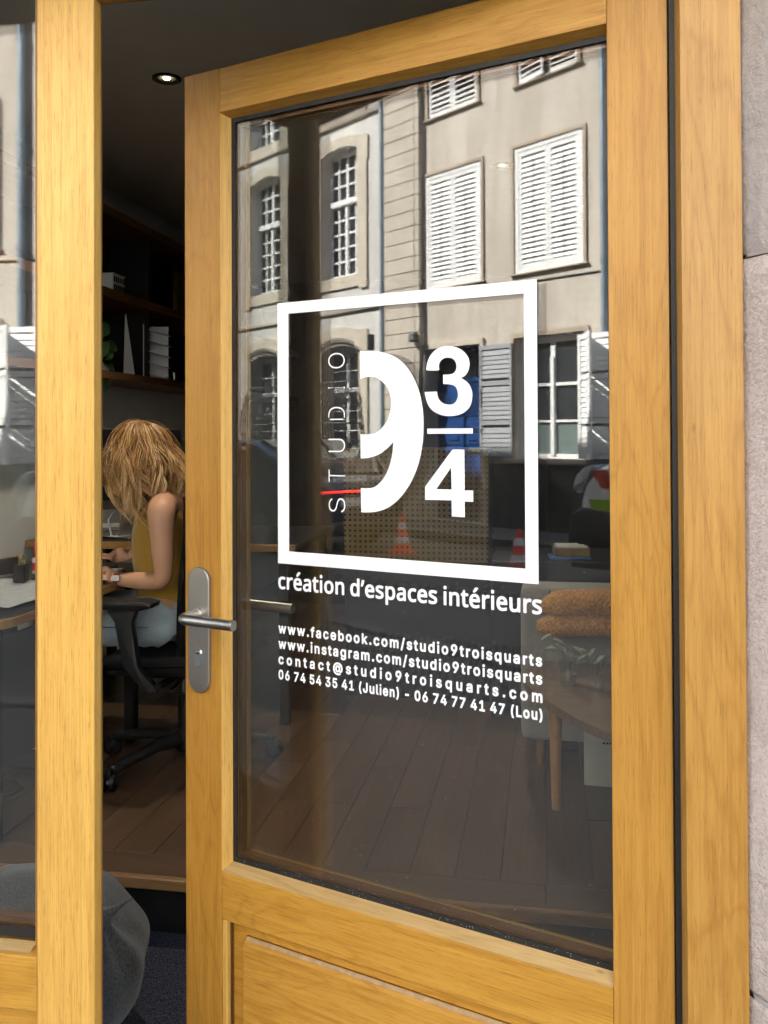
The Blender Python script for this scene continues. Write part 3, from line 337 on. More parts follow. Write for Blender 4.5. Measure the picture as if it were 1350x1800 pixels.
# seal round the back edge of the leaf
b=MB(); b.box(.0,DW-.004,-DT-.006,-DT+.012,ZT-.0005,ZT+.006).box(DW-.0005,DW+.004,-DT-.006,-DT+.01,ZB,ZT+.006)
b.build('weather_seal',M['rubber'],door)
# handle plate
def stadium(xc,z0,z1,r,n=14):
    p=[]
    for k in range(n+1): a=math.pi*k/n; p.append((xc+r*math.cos(a),z1-r+r*math.sin(a)))
    for k in range(n+1): a=math.pi+math.pi*k/n; p.append((xc+r*math.cos(a),z0+r+r*math.sin(a)))
    return p
hx=.8885
b=MB(); b.prism(stadium(hx,.9055,1.147,.0262),-.0004,.0085,'y',bev=.0035,seg=3); plate=b.build('backplate',M['steel2'],door,smooth=35)
b=MB(); b.prism(stadium(hx,.955,.9905,.0085),.008,.0105,'y',bev=.0006); b.prism([(hx+.0105*math.cos(a),.982+.0105*math.sin(a)) for a in np.linspace(0,2*math.pi,25)[:-1]],.0075,.0098,'y',bev=.0008); 
cyl=b.build('lock_cylinder',M['chrome'],plate,smooth=35)
MB().box(hx-.004,hx+.004,.0106,.0112,.981,.9835).build('keyhole',M['black'],plate)
b=MB(); zl=1.0565
pts=[(hx,.006,zl),(hx,.030,zl),(hx,.042,zl)]
for k in range(1,8):
    a=R(90)*k/7; pts.append((hx-.018*(1-math.cos(a)),.042+.018*math.sin(a),zl))
pts+=[(hx-.05,.060,zl),(hx-.128,.060,zl)]
b.tube(pts,.0100,20); 
lev=b.build('lever_handle',M['steel'],door,smooth=40)
MB().tube([(hx,.007,zl),(hx,.0125,zl)],.0125,20).build('handle_collar',M['steel'],plate,smooth=40)
MB().tube([(hx-.1275,.060,zl),(hx-.1292,.060,zl)],[.0100,.0092],20).build('handle_end',M['steel2'],lev,smooth=40)
# inside lever
b=MB(); b.tube([(hx,-DT,zl),(hx,-DT-.045,zl),(hx-.02,-DT-.058,zl),(hx-.128,-DT-.058,zl)],.0098,14); b.build('lever_handle',M['steel'],door,smooth=40)
MB().prism(stadium(hx,.9055,1.147,.0262),-DT-.008,-DT+.0003,'y',bev=.003,seg=2).build('backplate',M['steel2'],door,smooth=35)
rs=random.Random(21); b=MB()
for k in range(170):
    x=rs.uniform(gx0+.02,gx1-.03); z=gz0+.02+(rs.random()**1.7)*1.35; s_=rs.uniform(.0003,.0009); a=rs.uniform(0,3.1)
    b.quad(*[(x+s_*math.cos(a+q)*(1 if i%2 else .6),GY-.0001,z+s_*math.sin(a+q)) for i,q in enumerate((0,1.57,3.14,4.71))])
for k in range(110):
    x=rs.uniform(gx0+.01,gx1-.004); z=gz0+.002+abs(rs.gauss(0,.006)); s_=rs.uniform(.0004,.0012)
    b.quad(*[(x+s_*math.cos(q)*(1 if i%2 else .5),GY+.0038,z+s_*math.sin(q)) for i,q in enumerate((.3,1.8,3.4,4.9))])
tag(b.build('dust_specks',M['paper'],door,fix=False),kind='stuff')
# ------------------------------------------------------------------ lettering on the outer glass
GLY=json.loads(GLYPHS)
VY=GY-.0002
def fill(name,loops,parent=door,m=None):
    """flat vinyl from closed loops of (x,z) door coordinates"""
    cu=bpy.data.curves.new(name,'CURVE'); cu.dimensions='2D'; cu.fill_mode='BOTH'; cu.extrude=.00015
    for L in loops:
        sp=cu.splines.new('POLY'); sp.points.add(len(L)-1); sp.use_cyclic_u=True
        for p,(x,y) in zip(sp.points,L): p.co=(-x,y,0,1)
    tmp=bpy.data.objects.new('tmp',cu); COL.objects.link(tmp)
    dg=bpy.context.evaluated_depsgraph_get(); me=bpy.data.meshes.new_from_object(tmp.evaluated_get(dg)); bpy.data.objects.remove(tmp)
    for v in me.vertices: v.co=(-v.co.x,VY+v.co.z,v.co.y)
    me.name=name; me.materials.clear()
    return link(name,me,m or M['vinyl'],parent)
def spline(L,closed=True,sub=3,keep=()):
    """rounded outline through the points; corners listed in keep stay sharp"""
    n=len(L); out=[]
    for i in range(n):
        p0,p1,p2,p3=(L[(i-1)%n],L[i],L[(i+1)%n],L[(i+2)%n])
        if i in keep: p0=p1
        if (i+1)%n in keep: p3=p2
        for k in range(sub):
            t=k/sub
            if i in keep and (i+1)%n in keep and k>0: continue
            f=lambda a,b,c,d:.5*((2*b)+(-a+c)*t+(2*a-5*b+4*c-d)*t*t+(-a+3*b-3*c+d)*t**3)
            out.append((f(*[q[0] for q in (p0,p1,p2,p3)]),f(*[q[1] for q in (p0,p1,p2,p3)])))
    return out
OX0,OX1,OZ0,OZ1=.2116,.7226,1.1618,1.648
fill('logo_frame',[[(OX0,OZ0),(OX1,OZ0),(OX1,OZ1),(OX0,OZ1)],[(.2335,.1850+1),(.6973,1.1852),(.6973,1.627),(.2335,1.627)]])
fill('numeral_nine',[spline(N9,keep=(0,23,24,32,38,39,54))])
fill('numeral_three',[spline(N3,keep=(0,14,29,30,42,43,55))])
fill('numeral_four',[N4,H4]); fill('fraction_bar',[[(.4086,1.4108),(.3241,1.4108),(.3241,1.4021),(.4086,1.4021)]])
def line(name,text,face,x0,x1,zb,xh,caps=None,wf=None):
    g=GLY[face]; s=xh/500.
    adv=[g[c][0] for c in text]
    last=max(g[text[-1]][1][0][0::2]) if g[text[-1]][1] else 0
    first=min(g[text[0]][1][0][0::2])
    nat=(sum(adv[:-1])+last-first)*s; tot=abs(x1-x0)
    sx=wf or 1.
    tr=(tot-nat*sx)/(len(text)-1)
    loops=[]; x=-first*s*sx
    for c,a in zip(text,adv):
        for L in g[c][1]:
            loops.append([(x0-(x+L[i]*s*sx),zb+L[i+1]*s) for i in range(0,len(L),2)])
        x+=a*s*sx+tr
    return fill(name,loops)
line('lettering','création d’espaces intérieurs','M',.7225,.2065,1.1150,.0492,wf=.94)
line('lettering','www.facebook.com/studio9troisquarts','H',.7225,.2065,1.0322,.0335,wf=.93)
line('lettering','www.instagram.com/studio9troisquarts','H',.7225,.2065,1.0036,.0335,wf=.93)
line('lettering','contact@studio9troisquarts.com','H',.7225,.2065,.9750,.0335,wf=.93)
line('lettering','06 74 54 35 41 (Julien) - 06 74 77 41 47 (Lou)','H',.7225,.2065,.9468,.0318,wf=.86)
for ch,z0,z1 in (('S',1.2620,1.2871),('T',1.3164,1.3386),('U',1.3701,1.3941),('D',1.4278,1.4514),('I',1.4846,1.4874),('O',1.5208,1.5486)):
    L=GLY['L'][ch][1]; xs=[v for l in L for v in l[0::2]]; ys=[v for l in L for v in l[1::2]]
    loops=[[(.5740+.0352*(l[i+1]-min(ys))/(max(ys)-min(ys)), z0+(z1-z0)*(l[i]-min(xs))/(max(xs)-min(xs))) for i in range(0,len(l),2)] for l in L]
    # letters read upwards: their tops point to the left of the pane
    fill('letter',loops)
# ================================================================== shopfront frame
sf=empty('shopfront_frame',(-.75,0,0),0,'honey oak shopfront frame around the doorway and fixed window','shop front')
def fr(name,x0,x1,y0,y1,z0,z1,m,bev=.002,parent=sf):
    o=MB().box(x0,x1,y0,y1,z0,z1,bev,seg=2).build(name,m,parent); o.matrix_parent_inverse=Matrix.Translation((.75,0,0)); return o
FT=2.62
def post(name,x0,x1,m,inner):
    b=MB(); 
    b.box(x0,x1,0,.0285,0,FT,.003,seg=2)
    o=b.build(name,m,sf); o.matrix_parent_inverse=Matrix.Translation((.75,0,0)); return o
fr('post_face',-.8190,-.7180,.0350,.0605,0,FT,M['oakV3'],.003)
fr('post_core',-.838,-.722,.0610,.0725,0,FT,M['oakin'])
# hinge jamb: face board with its slanted return, then core and seal
b=MB(); b.prism([(.1953,0),(.2770,0),(.2770,.0285),(.1918,.0285),(.1918,.0265)],0,FT,'z',bev=0)
o=b.build('jamb_face',M['oakJ'],sf); o.matrix_parent_inverse=Matrix.Translation((.75,0,0))
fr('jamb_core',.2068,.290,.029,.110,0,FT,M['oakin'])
fr('jamb_seal',.1846,.1935,.0292,.046,0,2.1,M['rubber'],0)
fr('hinge_seal',.1990,.2066,.0292,.10,0,2.1,M['rubber'],0)
# head over door and window
fr('head_face',-.7178,.1950,.0353,.0605,2.118,2.21,M['oakH']); fr('head_core',-.7218,.2066,.061,.0725,2.122,2.21,M['oakin'])
fr('fanlight_frame',-.7178,.1950,.0353,.0605,FT-.08,FT,M['oakH'])
g=MB().box(-.717,.195,.045,.049,2.21,FT-.08).build('glass_pane',M['glass'],sf); g.matrix_parent_inverse=Matrix.Translation((.75,0,0))
# fixed window left of the post
WX0=-2.31
fr('window_rail',WX0,-.8192,.0354,.100,.4620,.5500,M['oakH2']); fr('window_panel',WX0,-.8192,.055,.09,.03,.4615,M['oakH'],.001)
b=MB(); b.prism([(.045,.5501),(.0695,.5560),(.0695,.5501)],WX0,-.8382,'x'); o=b.build('sill_bead',M['dustoak'],sf); o.matrix_parent_inverse=Matrix.Translation((.75,0,0))
fr('rubber_gasket',WX0,-.8384,.070,.0720,.560,.578,M['rubber'],0)
fr('window_head',WX0,-.8192,.0354,.100,2.23,2.32,M['oakH']); fr('window_stile',WX0-.09,WX0,.0354,.100,0,FT,M['oakV2'])
for y0,y1 in ((.0726,.0766),(.0936,.0976)):
    fr('glass_pane',WX0,-.8200,y0,y1,.5502,2.2298,M['glass'],0)
fr('spacer_bar',WX0,-.8205,.0768,.0934,.582,.590,M['bronze'],0)
fr('inner_bead',WX0,-.8205,.0980,.106,.5502,.582,M['oakin'],0)
g=MB().box(WX0,-.82,.045,.049,2.325,FT-.001).build('glass_pane',M['glass'],sf); g.matrix_parent_inverse=Matrix.Translation((.75,0,0))
fr('top_board',WX0-.09,.2770,.0352,.105,FT+.0005,FT+.06,M['oakH'])
# ================================================================== our own building
own=empty('shop_building',(3,0,0),0,'pale stone building that holds the studio shopfront','building')
def ob(name,x0,x1,y0,y1,z0,z1,m,bev=0):
    o=MB().box(x0,x1,y0,y1,z0,z1,bev).build(name,m,own); o.matrix_parent_inverse=Matrix.Translation((-3,0,0)); return o
def jamb_stone(z0,z1,m,seed,rough,flat=1.):
    """reveal block: the face towards the doorway, slightly dressed, with a worn arris against the timber"""
    rnd=random.Random(seed)
    b=MB(); nz=int((z1-z0)/.006); ny=34
    def f(u,v):
        z=z0+.002+(z1-z0-.004)*u; y=.028*(1-v)-.25*v
        x=.2655+.004*noise.noise(Vector((seed,z*3.1,0)))+.0016*noise.noise(Vector((seed+5,z*22,0)))+.0010*noise.noise(Vector((seed+5,z*70,y*8)))
        x+=.20*v
        x+=flat*.0035*noise.noise(Vector((y*9,z*5,seed)))+rough*.0024*noise.noise(Vector((y*70,z*70,seed)))+rough*.0016*noise.noise(Vector((y*150,z*150,seed)))
        e=min(u,1-u)*(z1-z0)
        if e<.008: x+=.003*(1-e/.008)**2
        return Vector((x,y,z))
    b.grid(f,nz,ny)
    o=b.build('stone_block',m,own,smooth=True,fix=False); o.matrix_parent_inverse=Matrix.Translation((-3,0,0))
    q=MB().prism([(.290,.03),(.290,.001),(.478,-.235),(.85,-.235),(.85,.03)],z0+.002,z1-.002,'z').build('stone_block',m,own); q.matrix_parent_inverse=Matrix.Translation((-3,0,0))
jamb_stone(1.650,2.66,M['jamb_top'],3,.35,3.0); jamb_stone(.62,1.648,M['jamb_low'],8,1.); jamb_stone(-.02,.616,M['jamb_low'],12,1.)
M['mortar']=plain('mortar',(.36,.32,.30),.95)
for zm in (1.6475,.6155): own_mortar=MB().prism([(.284,.03),(.284,.0),(.474,-.240),(.84,-.240),(.84,.03)],zm,zm+.005,'z').build('mortar_bed',M['mortar'],own); own_mortar.matrix_parent_inverse=Matrix.Translation((-3,0,0))
ob('wall',.86,7,-.245,.14,-.1,11.44,M['ashlar']); ob('wall',-32,-2.40,-.245,.14,-.1,11.44,M['ashlar']); ob('wall',-1.151,.86,-.245,.14,2.69,11.44,M['ashlar']); ob('wall',-2.3995,-1.1515,-.245,.14,3.1,11.44,M['ashlar']); ob('wall',-2.3995,-1.1515,-.02,.14,2.69,3.0995,M['ashlar']); ob('lintel',-1.15,.62,-.2449,-.02,2.262,2.6895,M['jamb_top'])
ob('cornice',-32,7,-.42,.10,11.45,11.62,M['trimstone']); ob('sill_step',-.80,.26,.02,.30,-.02,.012,M['plinth'])
# ================================================================== ground and street
def structure(o,kind='structure'): o['kind']=kind; return o
M['asphalt']=plain('asphalt',(.075,.074,.074),.85,var=.22,scale=1.3,bump=.4)
M['pave']=plain('pavement_stone',(.095,.092,.086),.85,var=.15,scale=3,bump=.3)
M['kerbm']=plain('kerb_stone',(.125,.122,.118),.8,var=.15,scale=5)
structure(MB().box(-90,90,-90,40,-.6,-.30).build('ground',M['asphalt']))
structure(MB().box(-40,40,-7.75,-3.05,-.299,-.12).build('road',M['asphalt']))
structure(MB().box(-40,40,-2.90,.29,-.299,-.022).build('pavement',M['pave']))
structure(MB().box(-40,40,-9.6,-7.90,-.299,.0).build('pavement',M['pave']))
kb=MB()
for i in range(-40,40):
    kb.box(i*1.+.004,i+.996,-3.049,-2.902,-.299,-.006,.01); kb.box(i*1.+.004,i+.996,-7.899,-7.752,-.299,.018,.01)
structure(kb.build('kerb',M['kerbm']))
# ================================================================== houses across the street
HY=-9.
def plate(name,loops,y0,y1,m,parent):
    """flat shape with holes in the facade plane, given real thickness"""
    cu=bpy.data.curves.new(name,'CURVE'); cu.dimensions='2D'; cu.fill_mode='BOTH'; cu.extrude=abs(y1-y0)/2
    for L in loops:
        sp=cu.splines.new('POLY'); sp.points.add(len(L)-1); sp.use_cyclic_u=True
        for p,(x,y) in zip(sp.points,L): p.co=(x,y,0,1)
    tmp=bpy.data.objects.new('tmp',cu); COL.objects.link(tmp)
    dg=bpy.context.evaluated_depsgraph_get(); me=bpy.data.meshes.new_from_object(tmp.evaluated_get(dg)); bpy.data.objects.remove(tmp)
    c=(y0+y1)/2
    for v in me.vertices: v.co=(v.co.x,c-v.co.z,v.co.y)
    me.materials.clear(); return link(name,me,m,parent)
def rect(x0,x1,z0,z1): return [(x0,z0),(x1,z0),(x1,z1),(x0,z1)]
def archp(x0,x1,z0,zs,rise,n=12,ccw=True):
    """opening with a segmental head: springing at zs, crown at zs+rise"""
    c=(x0+x1)/2; h=(x1-x0)/2; r=(h*h+rise*rise)/(2*rise); a0=math.asin(h/r)
    top=[(c+r*math.sin(a0-2*a0*k/n),zs+rise-r+r*math.cos(a0-2*a0*k/n)) for k in range(n+1)]
    return [(x0,z0),(x1,z0)]+top
HB=(-2.,HY,0)
beige=empty('beige_house',HB,0,'beige rendered townhouse mirrored in the door glass, blue front door and white louvred shutters','house')
HP=(-13.,HY,0)
pale=empty('pale_stone_house',HP,0,'pale plastered house mirrored in the door glass, arched windows with forged grilles and stone quoins','house')
def own_part(o,par,loc): o.matrix_parent_inverse=Matrix.Translation((-loc[0],-loc[1],-loc[2])); return o
def hb(name,x0,x1,y0,y1,z0,z1,m,bev=0,par=None): 
    o=MB().box(x0,x1,y0,y1,z0,z1,bev).build(name,m,par or beige)
    if par is None: own_part(o,beige,HB)
    return o
cols=[-9.37,-7.435,-5.50,-3.565]
op=[]
for i,c in enumerate(cols):
    op.append(rect(c-.625,c+.625,3.78,5.655)); op.append(rect(c-.55,c+.55,6.58,8.35)); op.append(rect(c-.5,c+.5,9.3,10.8))
    if i: op.append(rect(c-.635,c+.635,1.05,2.83))
op.append(rect(-10.0,-8.765,.02,2.80))
own_part(plate('wall',[rect(-10.10,-2.35,-.1,12.4)]+op,HY-.40,HY,M['beige'],beige),beige,HB)
hb('wall',-2.345,7.5,HY-.40,HY-.01,-.1,12.4,M['plaster'])  # unseen plain wall, added to bounce sunlight over the street
hb('plinth',-8.60,-2.36,HY+.001,HY+.028,-.02,.96,M['plinth'],.004)
hb('dark_backing',-10.1,7.5,HY-1.8,HY-1.7,-.1,12.4,M['black']); hb('sky_block',-10.25,-10.11,HY-1.8,HY-.46,-.1,12.4,M['black'])  # black sheet for the dark rooms; side piece added to block the sky
hb('eaves_cornice',-10.1,7.5,HY-.2,HY+.35,12.42,12.65,M['trimstone'],.02)
hb('roof',-10.1,7.5,HY-5,HY+.40,12.66,12.8,M['zinc'])
def surround(c,h,z0,z1,wd=.07,y=.030,sill=True,par=None):
    lo=[(c-h-wd,z0-.0),(c+h+wd,z0),(c+h+wd,z1+wd),(c-h-wd,z1+wd)]
    own_part(plate('window_surround',[lo,rect(c-h,c+h,z0+.0005,z1)],HY+.0005,HY+y,M['beigetrim'],beige),beige,HB)
    if sill: hb('window_sill',c-h-wd-.03,c+h+wd+.03,HY-.2,HY+.050,z0-.028,z0-.0015,M['beigetrim'],.005)
slat_me=MB().box(-.5,.5,-.020,.020,-.0032,.0032).mesh('slat')
def shutter(name,w,h,n,tilt,par,rod=True,m=None,loc=(0,0,0),rz=0,rails=(),st=.055,sl=None):
    """louvred leaf, hinge edge at x=0, leaf towards +x, bottom at z=0"""
    m=m or M['whitewood']
    b=MB(); b.box(0,st,-.017,.017,0,h,.003).box(w-st,w,-.017,.017,0,h,.003)
    zz=[0]+list(rails)+[h-.07]
    for z in zz: b.box(st+.0005,w-st-.0005,-.015,.015,z+ (0 if z else .0),z+.07,.002)
    o=b.build(name,m,par); o.location=loc; o.rotation_euler=(0,0,rz)
    z0,z1=.085,h-.085
    for i in range(n):
        z=z0+(z1-z0)*(i+.5)/n
        if any(r-.02<z<r+.09 for r in rails): continue
        s_=bpy.data.objects.new('slat',slat_me if sl is None else sl); COL.objects.link(s_); s_.parent=o
        s_.location=(w/2,0,z); s_.rotation_euler=(tilt+random.uniform(-.03,.03),0,0); s_.scale=(w-2*st,.95*(z1-z0)/n/.040*(1.30 if n==22 else 1.16) if n>15 else (z1-z0)/n/.040,1)
        if rod is None: pass
    if rod:
        MB().tube([(w/2+.006*math.sin(k*1.7),.026,z0+(z1-z0)*k/14) for k in range(15)],.0045,5).build('tilt_rod',M['darkgrey'],o)
    return o
slat_me.materials.append(M['whitewood'])
slat_grey=slat_me.copy(); slat_grey.materials.clear(); slat_grey.materials.append(M['greywood'])
def loc(x,y,z): return (x-HB[0],y-HB[1],z-HB[2])
random.seed(5)
for i,c in enumerate(cols):
    # first floor: closed white louvres inside a white frame
    surround(c,.63,3.78,5.655,.05)
    own_part(plate('window_frame',[rect(c-.622,c+.622,3.782,5.652),rect(c-.55,c+.55,3.84,5.585)],HY-.05,HY+.012,M['whitewood'],beige),beige,HB)
    for sgn in (-1,1):
        sh=shutter('louvred_shutter',.546,1.74,21,R(-66),beige,True,loc=loc(c-.548 if sgn<0 else c+.002,HY-.012,3.8425))
    # second floor
    surround(c,.555,6.58,8.35,.055)
    for sgn in (-1,1):
        ajar=(i==1 and sgn<0)
        if sgn<0: shutter('louvred_shutter',.540,1.75,19,R(-50),beige,False,loc=loc(c-.548,HY-.02,6.59),rz=R(9 if ajar else 0))
        else: shutter('louvred_shutter',.540,1.75,19,R(-50),beige,False,loc=loc(c+.004,HY-.02,6.59))
    surround(c,.5,9.3,10.8,.05); hb('window_pane',c-.5,c+.5,HY-.2,HY-.19,9.3,10.8,M['farglass'])
# ground floor windows
def gf_window(c,left=True,angr=46,right=True):
    surround(c,.64,1.05,2.83,.07,.04,sill=False)
    hb('window_sill',c-.76,c+.76,HY-.2,HY+.13,.985,1.048,M['trimstone'],.01)
    own_part(plate('window_frame',[rect(c-.632,c+.632,1.053,2.828),rect(c-.555,c-.04,1.12,1.575),rect(c+.04,c+.555,1.12,1.575),rect(c-.555,c-.04,1.61,2.10),rect(c+.04,c+.555,1.61,2.10),rect(c-.555,c-.04,2.145,2.73),rect(c+.04,c+.555,2.145,2.73)],HY-.13,HY-.08,M['whitewood'],beige),beige,HB)
    hb('meeting_stile',c-.035,c+.035,HY-.079,HY-.055,1.1,2.52,M['whitewood'],.006)
    hb('window_pane',c-.6,c+.6,HY-.115,HY-.11,1.6,2.78,M['farglass']); hb('frosted_pane',c-.6,c+.6,HY-.115,HY-.108,1.08,1.598,M['frosted'])
    if left: shutter('open_shutter',.655,1.70,22,R(80),beige,False,M['greywood'] if c<-6 else M['whitewood'],loc(c-.650,HY+(.16 if c>-6 else .065),1.065),R(180),rails=(.48,1.08),st=.05,sl=slat_grey if c<-6 else None)
    if right: shutter('open_shutter',.655,1.70,22,R(80),beige,False,M['whitewood'],loc(c+.650,HY+.05,1.065),R(angr),rails=(.48,1.08),st=.05)
M['frosted']=plain('frosted_glass',(.16,.21,.20),.25,0,.6,var=.1,scale=4)
gf_window(cols[1]); gf_window(cols[2],True,30); gf_window(cols[3],True,20)
own_part(plate('cellar_vent_surround',[archp(-7.95,-6.95,.1,.55,.16),archp(-7.87,-7.03,.10,.52,.14)],HY+.029,HY+.05,M['plinth'],beige),beige,HB)
own_part(plate('cellar_vent',[archp(-7.86,-7.04,.11,.52,.138)],HY+.029,HY+.033,M['black'],beige),beige,HB)
# front door
hb('door_surround',-10.10,-10.0,HY+.0005,HY+.05,-.02,2.90,M['trimstone'],.006); hb('door_surround',-8.765,-8.695,HY+.0005,HY+.05,-.02,2.90,M['trimstone'],.006); hb('door_surround',-10.0+.001,-8.766,HY+.0005,HY+.05,2.80,2.90,M['trimstone'],.006)
dr=hb('front_door',-10.0,-8.765,HY-.30,HY-.25,.02,2.24,M['bluedoor'])
def dk(name,*a,m='bluedoor',bev=.008): 
    return MB().box(*a,bev).build(name,M[m],dr)
for x0 in (-9.95,-9.35):
    for z0,z1 in ((.12,.62),(1.24,1.62),(1.70,2.12)): 
        dk('door_panel',x0,x0+.53,HY-.249,HY-.232,z0,z1,bev=.012); dk('door_panel',x0+.07,x0+.46,HY-.2315,HY-.215,z0+.07,z1-.07,bev=.012)
    dk('door_panel',x0,x0+.53,HY-.249,HY-.235,.68,1.08)
dk('meeting_stile',-9.41,-9.355,HY-.2305,HY-.205,.05,2.22); dk('door_rail',-9.97,-8.79,HY-.2345,HY-.21,1.12,1.20); dk('letter_plate',-9.25,-8.85,HY-.209,HY-.202,1.135,1.185,m='steel2')
hb('transom',-10.0,-8.765,HY-.30,HY-.23,2.241,2.31,M['bluedoor'],.01); hb('fanlight_pane',-10.0,-8.765,HY-.28,HY-.275,2.311,2.80,M['farglass'])
for x in (-9.6,-9.15): hb('fanlight_bar',x,x+.03,HY-.275,HY-.25,2.312,2.79,M['bluedoor'])
hb('door_step',-10.0,-8.766,HY-.3,HY+.02,-.02,.018,M['kerbm'])
# pipes, cable, lamp
def pipe(name,x,z0,z1,r,y,par,off,m):
    o=MB().tube([(x,y,z0),(x,y,z1)],r,14).build(name,m,par,smooth=40); own_part(o,par,off)
    for z in np.arange(z0+1.0,z1,1.32):
        q=MB().tube([(x,y,z),(x,y,z+.06)],r*1.18,14).tube([(x-.09,HY,z-.04),(x-.06,y,z-.04),(x+.06,y,z-.04),(x+.09,HY,z-.04)],.008,6).build('pipe_collar',m,o)
pipe('drainpipe',-6.43,.1,12.3,.05,HY+.07,beige,HB,M['zinc'])
b=MB(); b.tube([(-10.1,HY+.012,3.63),(-8.7,HY+.012,3.655),(-6.52,HY+.012,3.625),(-5,HY+.012,3.64),(-2.4,HY+.012,3.62)],.011,6); own_part(b.build('wall_cable',M['darkgrey'],beige),beige,HB)
hb('junction_box',-10.20,-10.03,HY+.125,HY+.25,2.93,3.09,M['kerbm'],.03)
# ---- pale house
def pb(name,x0,x1,y0,y1,z0,z1,m,bev=0): return own_part(MB().box(x0,x1,y0,y1,z0,z1,bev).build(name,m,pale),pale,HP)
pc=[-12.31,-14.79,-17.27,-19.75]
ops=[]
for c in pc:
    ops+= [archp(c-.53,c+.53,4.31,6.60,.10),archp(c-.53,c+.53,7.35,9.6,.10),archp(c-.53,c+.53,1.05,2.92,.13)]
own_part(plate('wall',[rect(-23,-11.0,-.1,12.5)]+ops,HY-.45,HY,M['plaster'],pale),pale,HP)
pb('dark_backing',-23,-11,HY-1.6,HY-1.5,-.1,12.5,M['black'])  # black sheet put in for the darkness inside the house
pb('belt_course',-23,-11.06,HY+.0005,HY+.045,3.635,3.69,M['trimstone'],.006); pb('belt_course',-23,-11.06,HY+.0005,HY+.05,7.10,7.18,M['trimstone'],.006)
pb('plinth',-23,-11.06,HY+.0005,HY+.04,-.02,.85,M['plinth'],.006)
for c in pc:
    for z0,zs,zt in ((4.31,6.60,7.0),(7.35,9.6,10.0)):
        s=c+.0
        out=[(c-.80,z0-.27),(c+.78,z0-.27),(c+.78,z0-.10),(c+.80,zs-.27),(c+.83,zs-.25),(c+.83,zs+.20)]
        c_=archp(c-.60,c+.60,z0,zs+.20,.09)[2:]
        out=[(c-.80,z0-.27),(c-.58,z0-.27),(c-.56,z0-.22),(c+.56,z0-.22),(c+.58,z0-.27),(c+.80,z0-.27),(c+.80,zs-.27),(c+.835,zs-.25),(c+.835,zs+.16)]+c_+[(c-.835,zs+.16),(c-.835,zs-.25),(c-.80,zs-.27)]
        own_part(plate('window_surround',[out,archp(c-.532,c+.532,z0-.002,zs,.10)],HY+.0005,HY+.035,M['trimstone'],pale),pale,HP)
        yw=HY-.22
        wf=own_part(plate('window_frame',[archp(c-.53,c+.53,z0+.002,zs,.098),rect(c-.47,c-.03,z0+.07,z0+1.36),rect(c+.03,c+.47,z0+.07,z0+1.36),rect(c-.47,c-.03,z0+1.47,zs-.03),rect(c+.03,c+.47,z0+1.47,zs-.03)],yw,yw+.05,M['whitewood'],pale),pale,HP)
        def wk(name,*a,m='whitewood',bev=0):
            return MB().box(*a,bev).build(name,M[m],wf)
        wk('transom',c-.53,c+.53,yw+.051,yw+.11,z0+1.36,z0+1.47,bev=.01); wk('meeting_stile',c-.04,c+.04,yw+.0505,yw+.075,z0+.05,z0+1.358,bev=.006)
        wk('bottom_rail',c-.52,c+.52,yw+.0505,yw+.08,z0+.005,z0+.07,bev=.006)
        for k in range(1,5): wk('glazing_bar',c-.47,c+.47,yw+.012,yw+.052,z0+.07+1.29*k/5-.017,z0+.07+1.29*k/5+.017)
        for k in range(1,3): wk('glazing_bar',c-.47,c+.47,yw+.012,yw+.052,z0+1.47+.83*k/3-.017,z0+1.47+.83*k/3+.017)
        for sx in (-.25,.25): wk('glazing_bar',c+sx-.016,c+sx+.016,yw+.010,yw+.0505,z0+.06,zs)
        wk('window_pane',c-.5,c+.5,yw+.004,yw+.009,z0+.03,zs+.06,m='farglass')
        pb('window_sill',c-.53,c+.53,HY-.21,HY+.0,z0-.06,z0-.0005,M['trimstone'])
    # ground floor: dark window behind a forged grille
    yw=HY-.20
    own_part(plate('window_frame',[archp(c-.53,c+.53,1.052,2.92,.128),rect(c-.47,c-.03,1.12,2.2),rect(c+.03,c+.47,1.12,2.2),rect(c-.47,c-.03,2.28,2.9),rect(c+.03,c+.47,2.28,2.9)],yw,yw+.04,M['whitewood'],pale),pale,HP)
    for z in (1.48,1.84,2.58): pb('glazing_bar',c-.47,c+.47,yw+.01,yw+.045,z,z+.02,M['whitewood'])
    pb('window_pane',c-.5,c+.5,yw+.003,yw+.008,1.1,2.95,M['farglass'])
    own_part(plate('window_surround',[[(c-.80,.86),(c+.80,.86),(c+.80,3.30)]+archp(c-.55,c+.55,1,3.3,.09)[2:]+[(c-.80,3.30)],archp(c-.532,c+.532,1.05,2.92,.13)],HY+.0005,HY+.035,M['trimstone'],pale),pale,HP)
    gr=MB(); 
    def bow(z): return .10 if z>2.36 else .10+.20*math.sin(min(1,(2.36-z)/1.2)*math.pi*.80)
    zs_=[3.0,2.7,2.4,2.25,2.05,1.8,1.55,1.3,1.08]
    for k in range(13):
        x=c-.50+k*1.0/12
        zt_=2.99+.10*(1-((k-6)/6)**2)
        gr.tube([(x,HY+.10,zt_)]+[(x,HY+bow(z),z) for z in zs_[1:]],.0115,5)
        gr.tube([(x,HY+.10,zt_),(x+.022,HY+.14,zt_+.05),(x-.012,HY+.10,zt_+.085)],.018,5)
        if k<12: gr.tube([(x,HY+.10,zt_),(x+1/12.,HY+.10,2.99+.10*(1-((k-5)/6)**2))],.016,5)
    for z in (2.38,1.62,1.10):
        gr.tube([(c-.55,HY+.03,z),(c-.52,HY+bow(z),z),(c+.52,HY+bow(z),z),(c+.55,HY+.03,z)],.015,6)
